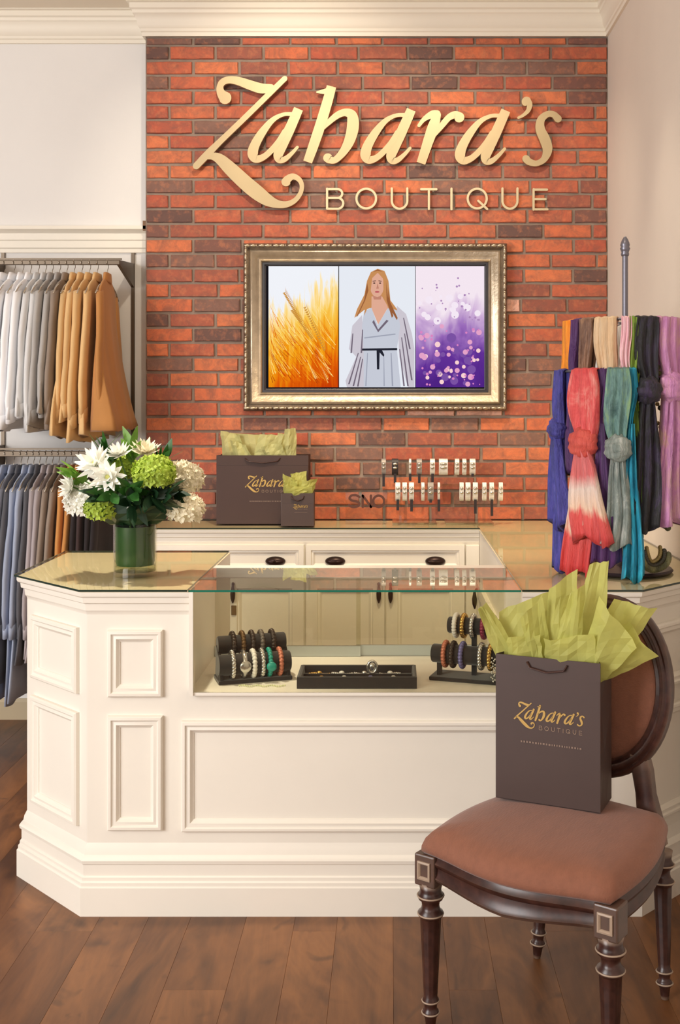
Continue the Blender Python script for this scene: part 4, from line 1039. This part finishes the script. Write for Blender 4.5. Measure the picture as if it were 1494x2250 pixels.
def stem(par, tip, rad=.0025):
    m = MB(); b0 = Vector((R(-.02, .02), R(-.02, .02), -.13)) + CEN; t = Vector(tip)
    mid = CEN + Vector(((t - CEN).x * .3, (t - CEN).y * .3, (t - CEN).z * .5)); m.tube([b0, CEN + Vector((R(-.02, .02), R(-.02, .02), -.01)), mid, t], rad, 6)
    o = m.build('stem', STEM, par, smooth=True); o.matrix_parent_inverse = Matrix.Translation(-Vector(par.location)); return o
def head(par, m, name, mats):
    o = m.build(name, mats, par, smooth=False); o.matrix_parent_inverse = Matrix.Translation(-Vector(par.location)); return o
def at(px, py, Y): return Vector((wx(px, Y), Y, wz(py, Y)))
def hydrangea(label, c, r, mat, n, group, squash=.85):
    E = thing('hydrangea', label, 'flower', tuple(CEN), 0, group)
    m = MB(); rr = random.Random(int(c.x * 1000) + n); ga = PI * (3 - 5 ** .5)
    for i in range(n):
        zz = 1 - 1.65 * (i + .5) / n; ra = math.sqrt(1 - zz * zz); a = i * ga
        d = Vector((ra * math.cos(a), ra * math.sin(a), zz * squash)); p = c + d * r * rr.uniform(.9, 1.06)
        q = rot_to(d + Vector((rr.uniform(-.3, .3), rr.uniform(-.3, .3), rr.uniform(-.3, .3)))); a0 = rr.uniform(0, 1.5)
        for k in range(4): petal(m, p, q, rr.uniform(.013, .017) * r / .06, .0065 * r / .06, .002, 0, a0 + k * PI / 2, 1.25, 2)
    head(E, m, 'florets', mat)
    m = MB(); m.ball(c, (r * .86, r * .86, r * .7), 12, 8); head(E, m, 'core', STEM if mat is PGN else PCR)
    stem(E, c); return E
def lily(label, c, d, L, mat, n=12, group='white blooms in the vase'):
    E = thing('white_bloom', label, 'flower', tuple(CEN), 0, group); m = MB(); q = rot_to(d); rr = random.Random(int(c.x * 5000))
    for lay, (tl, ll, cnt) in enumerate(((1.25, 1, n), (.9, .9, n - 2), (.5, .75, n - 4))):
        for k in range(cnt): petal(m, c, q, L * ll * rr.uniform(.85, 1.1), L * .17, L * .12, 0, 2 * PI * k / cnt + lay * .3 + rr.uniform(-.1, .1), tl + rr.uniform(-.1, .1), 4)
    head(E, m, 'petals', mat); m = MB(); m.ball(c + q @ Vector((0, 0, L * .15)), L * .14, 8, 6); head(E, m, 'centre', pm('bloom_centre', (206, 206, 120), .6)); stem(E, c); return E
def sprig(label, c, d, n, L, mat, group='leaf sprigs in the vase'):
    E = thing('leaf_sprig', label, 'leaf sprig', tuple(CEN), 0, group); rr = random.Random(int(c.x * 9000) + n); d = Vector(d).normalized()
    for k in range(n):
        m = MB(); q = rot_to(d + Vector((rr.uniform(-.7, .7), rr.uniform(-.7, .7), rr.uniform(-.5, .5))))
        petal(m, c - d * rr.uniform(0, .05), q, L * rr.uniform(.7, 1.15), L * .2, .01, 0, rr.uniform(0, 6.28), rr.uniform(.3, 1.0), 5)
        head(E, m, 'leaf', mat)
    stem(E, c); return E
vy = VY
hydrangea('lime green hydrangea head at the front of the bouquet', at(338, 1040, vy - .10), .062, PGN, 170, 'hydrangeas in the vase')
hydrangea('lime green hydrangea head behind the top white blooms', at(268, 1030, vy + .06), .05, PGN, 110, 'hydrangeas in the vase')
hydrangea('creamy white hydrangea head at the lower right of the bouquet', at(408, 1120, vy - .02), .055, PCR, 140, 'hydrangeas in the vase')
hydrangea('creamy white hydrangea head at the upper right of the bouquet', at(402, 1052, vy + .05), .062, PCR, 150, 'hydrangeas in the vase')
hydrangea('white hydrangea head at the lower left of the bouquet', at(190, 1100, vy - .0), .065, PW, 150, 'hydrangeas in the vase')
hydrangea('greenish hydrangea head drooping under the left blooms', at(222, 1118, vy - .08), .048, PGN, 100, 'hydrangeas in the vase')
lily('large white bloom at the upper left of the bouquet', at(212, 1022, vy - .08), (-.3, -.8, .6), .07, PW, 13)
lily('white bloom at the front centre left below the green hydrangea', at(238, 1048, vy - .12), (0, -1, .1), .062, PW, 12)
lily('white bloom at the very top of the bouquet', at(318, 996, vy - .0), (.2, -.5, 1), .055, PCR, 12)
lily('white bloom left of the topmost one', at(262, 1000, vy - .02), (-.2, -.6, 1), .05, PW, 11)
lily('white bloom at the far left edge of the bouquet', at(160, 1070, vy - .05), (-1, -.6, .2), .055, PW, 11)
rr = random.Random(9); desc = ['low left', 'lower centre', 'low right', 'right side', 'upper right', 'top', 'upper left', 'left side', 'front centre', 'front right', 'front left', 'rear left', 'rear right']
for i, (px, py, dy, d, mt) in enumerate(((220, 1090, -.10, (-.8, -.6, -.2), LFD), (290, 1110, -.12, (0, -1, -.2), LFD), (360, 1100, -.10, (.8, -.7, -.2), LFD), (390, 1080, -.04, (1, -.3, .1), LFD), (365, 1005, 0, (.6, -.1, .8), LFG), (290, 985, .02, (0, -.1, 1), LFL), (225, 990, 0, (-.5, -.2, .9), LFG), (165, 1045, -.04, (-1, -.4, .3), LFL), (285, 1080, -.13, (.1, -1, .1), LFG), (335, 1090, -.13, (.5, -1, 0), LFD), (240, 1085, -.14, (-.5, -1, 0), LFG), (200, 1075, .05, (-.8, .3, .2), LFD), (380, 1060, .08, (.8, .4, .4), LFD))):
    sprig(f'green leaf sprig at the {desc[i]} of the bouquet', at(px, py, vy + dy), d, 9, .075, mt)
m = MB(); m.ball(CEN + Vector((0, 0, .06)), (.13, .10, .075), 16, 10, fn=lambda a, b_: 1 + .08 * math.sin(5 * a + 4 * b_))
E = thing('foliage_cluster', 'dark dense foliage at the heart of the bouquet', 'foliage', tuple(CEN)); head(E, m, 'foliage', LFD)
E['kind'] = 'stuff'

# ------------------------------------------------------------------ jewellery in the case
ZF = .6645
SILJ, GOLJ, DARKJ, ROSE, TURQJ, WHJ, VIOJ = pm('silver_metal', (206, 204, 200), .2, .9), pm('gold_metal', (206, 166, 96), .25, .9), pm('dark_beads_b', (64, 54, 48), .3, .3), pm('rose_beads', (196, 120, 96), .35, .3), pm('turquoise_bead', (20, 140, 124), .35), pm('white_beads', (226, 220, 212), .35), pm('violet_beads', (112, 108, 160), .3, .2)
def bracelet(label, c, r, axis_x, mat, kind, loc_par=None, bead=.0045, group=None, rotz=0):
    E = thing('bracelet', label, 'bracelet', tuple(c), rotz, group); m = MB(); n = 22
    ring = [(0, r * math.cos(2 * PI * i / n), r * math.sin(2 * PI * i / n)) for i in range(n)]
    if kind == 'beads':
        for p in ring: m.ball(p, bead, 6, 4)
        m.build('bead_ring', mat, E, smooth=True)['kind'] = 'stuff'
    else:
        m.tube(ring, bead * .9, 6, True); m.build('band', mat, E, smooth=True)
        m = MB(); m.ball((0, -r - .003, 0), (bead * 2.2, .004, bead * 2.2), 10, 6); m.build('charm', WHJ if kind == 'w' else SILJ, E, smooth=True)
    return E
def bar_stand(name, label, loc, rz, bars, L):
    B = thing(name, label, 'jewellery stand', loc, rz)
    MB().box(-L / 2, L / 2, -.05, .05, 0, .012).build('base_plate', VELVET, B, bevel=.003)
    for (by, bz, br, bl_) in bars:
        m = MB(); m.tube([(-bl_ / 2, by, bz), (-bl_ / 2 + .004, by, bz), (bl_ / 2 - .004, by, bz), (bl_ / 2, by, bz)], [br * .9, br, br, br * .9], 20); m.build('padded_bar', VELVET, B, auto=40)
    return B
z15 = math.radians(18)
lx, ly = wx(556, .17), .17
B = bar_stand('bracelet_stand', 'black velvet two-bar bracelet stand in the left of the glass case', (lx, ly, ZF), z15, [(-.022, .054, .032, .225), (.028, .106, .028, .215)], .23)
for x in (-.105, .105): MB().add([(x - .005, -.045, .01), (x + .005, -.045, .01), (x + .005, .05, .01), (x - .005, .05, .01), (x - .005, -.03, .06), (x + .005, -.03, .06), (x + .005, .035, .105), (x - .005, .035, .105)], [(0, 1, 2, 3), (4, 5, 6, 7), (0, 1, 5, 4), (1, 2, 6, 5), (2, 3, 7, 6), (3, 0, 4, 7)]).build('upright', VELVET, B)
def on(stand, x, y, z): 
    a = stand.rotation_euler.z; l = stand.location; return (l[0] + x * math.cos(a) - y * math.sin(a), l[1] + x * math.sin(a) + y * math.cos(a), l[2] + z)
gj = 'bracelets on the left stand in the case'
for i, (x, mt, kd, nm) in enumerate(((-.07, SILJ, 'beads', 'silver bead'), (-.035, SILJ, 'ring', 'silver band'), (-.005, WHJ, 'beads', 'white bead'), (.022, SILJ, 'beads', 'silver link'), (.045, TURQJ, 'beads', 'turquoise bead'), (.078, ROSE, 'beads', 'rose and gold bead'))):
    bracelet(f'{nm} bracelet on the front bar of the left case stand', on(B, x, -.022, .054), .038, True, mt, kd, bead=.0085, group=gj, rotz=z15)
for i, (x, mt, nm) in enumerate(((-.06, DARKJ, 'leftmost dark bead'), (-.03, pm('bronze_beads', (110, 84, 54), .35, .5), 'bronze bead'), (.0, DARKJ, 'middle dark bead'), (.03, pm('smoke_beads', (108, 100, 92), .3, .3), 'smoky bead'), (.065, DARKJ, 'rightmost dark bead'))):
    bracelet(f'{nm} bracelet on the rear bar of the left case stand', on(B, x, .028, .106), .034, True, mt, 'beads', bead=.0085, group=gj, rotz=z15)
# brooch disc with a turquoise stone
p = on(B, .045, -.068, .05); m = MB(); m.ball((0, 0, 0), (.016, .006, .015), 14, 8)
tag(place(m.mesh('pendant', TURQJ, True), 'pendant', None, p), 'round turquoise stone pendant on the left bracelet stand', 'pendant')
# tray
tx0, tx1, ty0, ty1 = wx(652, .05), wx(916, .05), .05, .21
T = thing('jewellery_tray', 'shallow black jewellery tray in the middle of the glass case', 'tray', ((tx0 + tx1) / 2, (ty0 + ty1) / 2, ZF))
hx, hy = (tx1 - tx0) / 2, (ty1 - ty0) / 2
MB().frame((-hx, -hy, 0), (1, 0, 0), (0, 1, 0), (0, 0, 1), 2 * hx, 2 * hy, [(0, 0), (.0, .034), (.006, .036), (.012, .034), (.014, .012)]).build('tray_rim', VELVET, T)
MB().box(-hx + .005, hx - .005, -hy + .005, hy - .005, .0005, .012).build('tray_lining', VELVET, T)
MB().box(-hx + .014, hx - .014, -.002, .002, .012, .026).build('tray_divider', VELVET, T)
for i, (u, v, ln, mt, nm) in enumerate(((-.12, .03, .05, GOLJ, 'gold chain bracelet at the rear left'), (-.05, .03, .05, SILJ, 'silver chain bracelet at the rear, left of centre'), (.02, .03, .05, SILJ, 'silver chain bracelet at the rear centre'), (.10, .03, .05, SILJ, 'silver chain bracelet at the rear right'), (-.11, -.03, .05, GOLJ, 'gold bead bracelet at the front left'), (-.04, -.03, .05, SILJ, 'silver bead bracelet at the front, left of centre'), (.04, -.03, .05, VIOJ, 'violet tinted bracelet at the front, right of centre'), (.11, -.03, .05, SILJ, 'silver flower bracelet at the front right'))):
    E = thing('bracelet', f'{nm} of the black tray', 'bracelet', (T.location[0] + u, T.location[1] + v, ZF + .0125), R(-.1, .1), 'bracelets in the tray'); m = MB()
    for k in range(12):
        a = k / 11; m.ball((-ln * .62 + ln * 1.24 * a, .008 * math.sin(a * 6 + i), .005), .0046, 6, 4)
    m.build('links', mt, E, smooth=True)['kind'] = 'stuff'
    m = MB(); m.ball((.0, -.004, .010), (.009, .008, .006), 8, 5); m.build('charm', WHJ if i % 2 else mt, E, smooth=True)
p = (T.location[0] + .045, T.location[1] + .0, ZF + .0262); m = MB(); m.tube([(.014 * math.cos(2 * PI * i / 18), 0, .020 + .018 * math.sin(2 * PI * i / 18)) for i in range(18)], .0045, 8, True); m.ball((0, 0, .02), (.009, .004, .012), 10, 6)
tag(place(m.mesh('brooch', SILJ, True), 'brooch', None, p), 'upright oval silver brooch in the black tray', 'brooch')
# right stand
rx_, ry_ = wx(1040, .16), .16
B2 = bar_stand('bracelet_stand', 'black velvet tiered bracelet stand in the right of the glass case', (rx_, ry_, ZF), -z15, [(-.015, .078, .029, .255), (.02, .162, .026, .17)], .26)
MB().box(-.007, .007, .004, .02, .01, .165).build('upright', VELVET, B2)
for x in (-.105, .105): MB().box(x - .006, x + .006, -.025, -.005, .01, .075).build('upright', VELVET, B2)
gk = 'bracelets on the right stand in the case'
for x, mt, nm in ((-.085, ROSE, 'rose bead'), (-.03, VIOJ, 'violet stone'), (-.06, DARKJ, 'dark bead'), (.03, SILJ, 'silver bead'), (.06, GOLJ, 'gold bead')):
    bracelet(f'{nm} bracelet on the lower bar of the right case stand', on(B2, x, -.015, .078), .035, True, mt, 'beads', bead=.0085, group=gk, rotz=-z15)
for x, mt, nm in ((-.06, WHJ, 'white bead'), (-.035, GOLJ, 'gold bead'), (-.005, SILJ, 'silver bead'), (.03, pm('ruby_beads', (140, 50, 74), .3, .2), 'ruby bead'), (.06, SILJ, 'rightmost silver')):
    bracelet(f'{nm} bracelet on the upper bar of the right case stand', on(B2, x, .02, .162), .032, True, mt, 'beads', bead=.0085, group=gk, rotz=-z15)
m = MB()
for i in range(18): m.ball((.006 * math.sin(i * 1.7), 0, .0025 + i * .0042), .0035, 6, 4)
tag(place(m.mesh('hanging_chain', SILJ, True), 'hanging_chain', None, on(B2, .075, -.052, .01)), 'silver chain dangling from the right bracelet stand', 'chain')
# loose small beads lying before the left stand
E = thing('bead_strand', 'fine pale bead strand lying in front of the left bracelet stand', 'necklace', (lx + .03, .075, ZF), 0); m = MB()
for i in range(26): m.ball((-.06 + .0055 * i, .006 * math.sin(i * .8), .0028), .0026, 6, 4)
m.build('beads', pm('pale_green_beads', (206, 210, 160), .4), E, smooth=True)['kind'] = 'stuff'

# ------------------------------------------------------------------ acrylic bracelet display on the back counter
AD = thing('acrylic_display', 'clear acrylic two-tier bracelet display on the back counter', 'display stand', (.2, 1.78, ZT))
def ad(o): o.matrix_parent_inverse = Matrix.Translation(-Vector(AD.location)); return o
YU2, YL2 = 1.84, 1.73; zu2, zl2 = wz(1011, YU2), wz(1063, YL2)
xu0, xu1, xl0, xl1 = wx(832, YU2), wx(1052, YU2), wx(862, YL2), wx(1112, YL2)
ad(MB().box(xu0, xu1, YU2 - .006, YU2 + .006, zu2 - .012, zu2).build('upper_bar', ACRY, AD)); ad(MB().box(xl0, xl1, YL2 - .006, YL2 + .006, zl2 - .012, zl2).build('lower_bar', ACRY, AD))
for X, Y, z in ((xu0 + .1, YU2, zu2), (xu1 - .05, YU2, zu2), (xl0 + .06, YL2, zl2), (xl1 - .1, YL2, zl2)): ad(MB().box(X - .006, X + .006, Y - .005, Y + .005, ZT + .01, z - .012).build('post', ACRY, AD))
for X0, X1, Y in ((xl0 + .0, xl0 + .2, 1.72), (xl0 + .24, xl1 - .06, 1.72)): ad(MB().box(X0, X1, Y - .04, Y + .13, ZT, ZT + .012).build('foot_plate', ACRY, AD, bevel=.002))
SLV = pm('pewter_strap', (222, 216, 206), .4, .25, var=.15, vscale=60); BLKS = pm('black_strap', (40, 30, 32), .5); GRS = pm('grey_strap', (150, 140, 132), .45, .2)
def wrap(label, X, Y, z, w, drop, mt, tail, grp):
    E = thing('bracelet', label, 'bracelet', (X, Y, z - drop), 0, grp); m = MB(); n = 20; ring = []
    pts = []
    for i in range(n):
        a = 2 * PI * i / n; pts.append((.018 * math.cos(a), drop / 2 + (drop / 2 + .003) * math.sin(a)))
    for i in range(n):
        (y, zz), (y2, z2) = pts[i], pts[(i + 1) % n]; k = .003; yo, zo = y * .86, drop / 2 + (zz - drop / 2) * .9; yo2, zo2 = y2 * .86, drop / 2 + (z2 - drop / 2) * .9
        m.add([(-w / 2, y, zz), (w / 2, y, zz), (w / 2, y2, z2), (-w / 2, y2, z2), (-w / 2, yo, zo), (w / 2, yo, zo), (w / 2, yo2, zo2), (-w / 2, yo2, zo2)], [(0, 1, 2, 3), (7, 6, 5, 4), (0, 3, 7, 4), (1, 5, 6, 2)])
    m.build('band', mt, E, smooth=False)
    for k in range(2):
        zq = drop * (.45 + .25 * k); m2 = MB(); m2.ball((0, -.019, zq), (w * .42, .004, .006), 8, 5); m2.build('stud', CHROME, E, smooth=True)
    if tail:
        MB().box(-.006, .006, -.016, -.011, -tail, .004).build('strap_end', BLKS, E)
    return E
for i, (px, w, mt, nm, tail) in enumerate(((843, .020, GRS, 'grey', .055), (868, .030, BLKS, 'black', .04), (901, .010, SLV, 'narrow white', .03), (921, .024, GRS, 'grey', .04), (950, .022, SLV, 'white', .035), (974, .040, SLV, 'wide white', 0), (1004, .020, SLV, 'white', 0), (1020, .018, SLV, 'white', 0), (1038, .026, SLV, 'white', .01))):
    wrap(f'{nm} leather wrap bracelet on the upper acrylic bar, {ORD[i]} from the left', wx(px, YU2), YU2, zu2 + .004, w, .07, mt, tail, 'bracelets on the acrylic display')
for i, (px, w, mt, nm, tail) in enumerate(((874, .022, SLV, 'white', .045), (889, .020, SLV, 'white', 0), (904, .022, SLV, 'white', .05), (929, .014, SLV, 'narrow white', 0), (946, .026, GRS, 'grey', .01), (964, .010, SLV, 'narrow white', .05), (1014, .018, SLV, 'white', 0), (1028, .022, SLV, 'white', 0), (1044, .022, SLV, 'white', .06), (1064, .018, SLV, 'white', 0), (1080, .020, SLV, 'white', .07), (1100, .018, SLV, 'white', 0))):
    wrap(f'{nm} leather wrap bracelet on the lower acrylic bar, {ORD[i]} from the left', wx(px, YL2), YL2, zl2 + .004, w, .078, mt, tail, 'bracelets on the acrylic display')
# standing name plate
NP = thing('name_plate', 'clear acrylic name plate with dark letters beside the bracelet display', 'name plate', (wx(805, 1.76), 1.76, ZT))
MB().box(-.095, .095, -.004, .004, 0, .16).build('acrylic_block', ACRY, NP)
def npf(px, py, d): s = sc(1.756); return ((px - 805) / s, -.0045 + d, 1.534 - (py - 880) / s - ZT)
SNL = pm('sign_brown', (84, 46, 34), .5)
def npl(pts): return [(x, y, 5.2) for x, y in pts]
for strokes in ([npl([(790, 1092), (782, 1088), (772, 1089), (768, 1095), (774, 1100), (784, 1102), (790, 1107), (785, 1113), (774, 1114), (767, 1110)])],
                [npl([(797, 1114), (797, 1101), (797, 1089)]), npl([(797, 1089), (806, 1101), (815, 1114)]), npl([(815, 1114), (815, 1101), (815, 1089)])],
                [npl([(832 + 12 * math.cos(2 * PI * i / 24), 1101.5 + 12.5 * math.sin(2 * PI * i / 24)) for i in range(25)])]):
    m = MB()
    for s_ in strokes: m.stroke(s_, npf, -.001, .0004, 3)
    m.build('letter', SNL, NP)
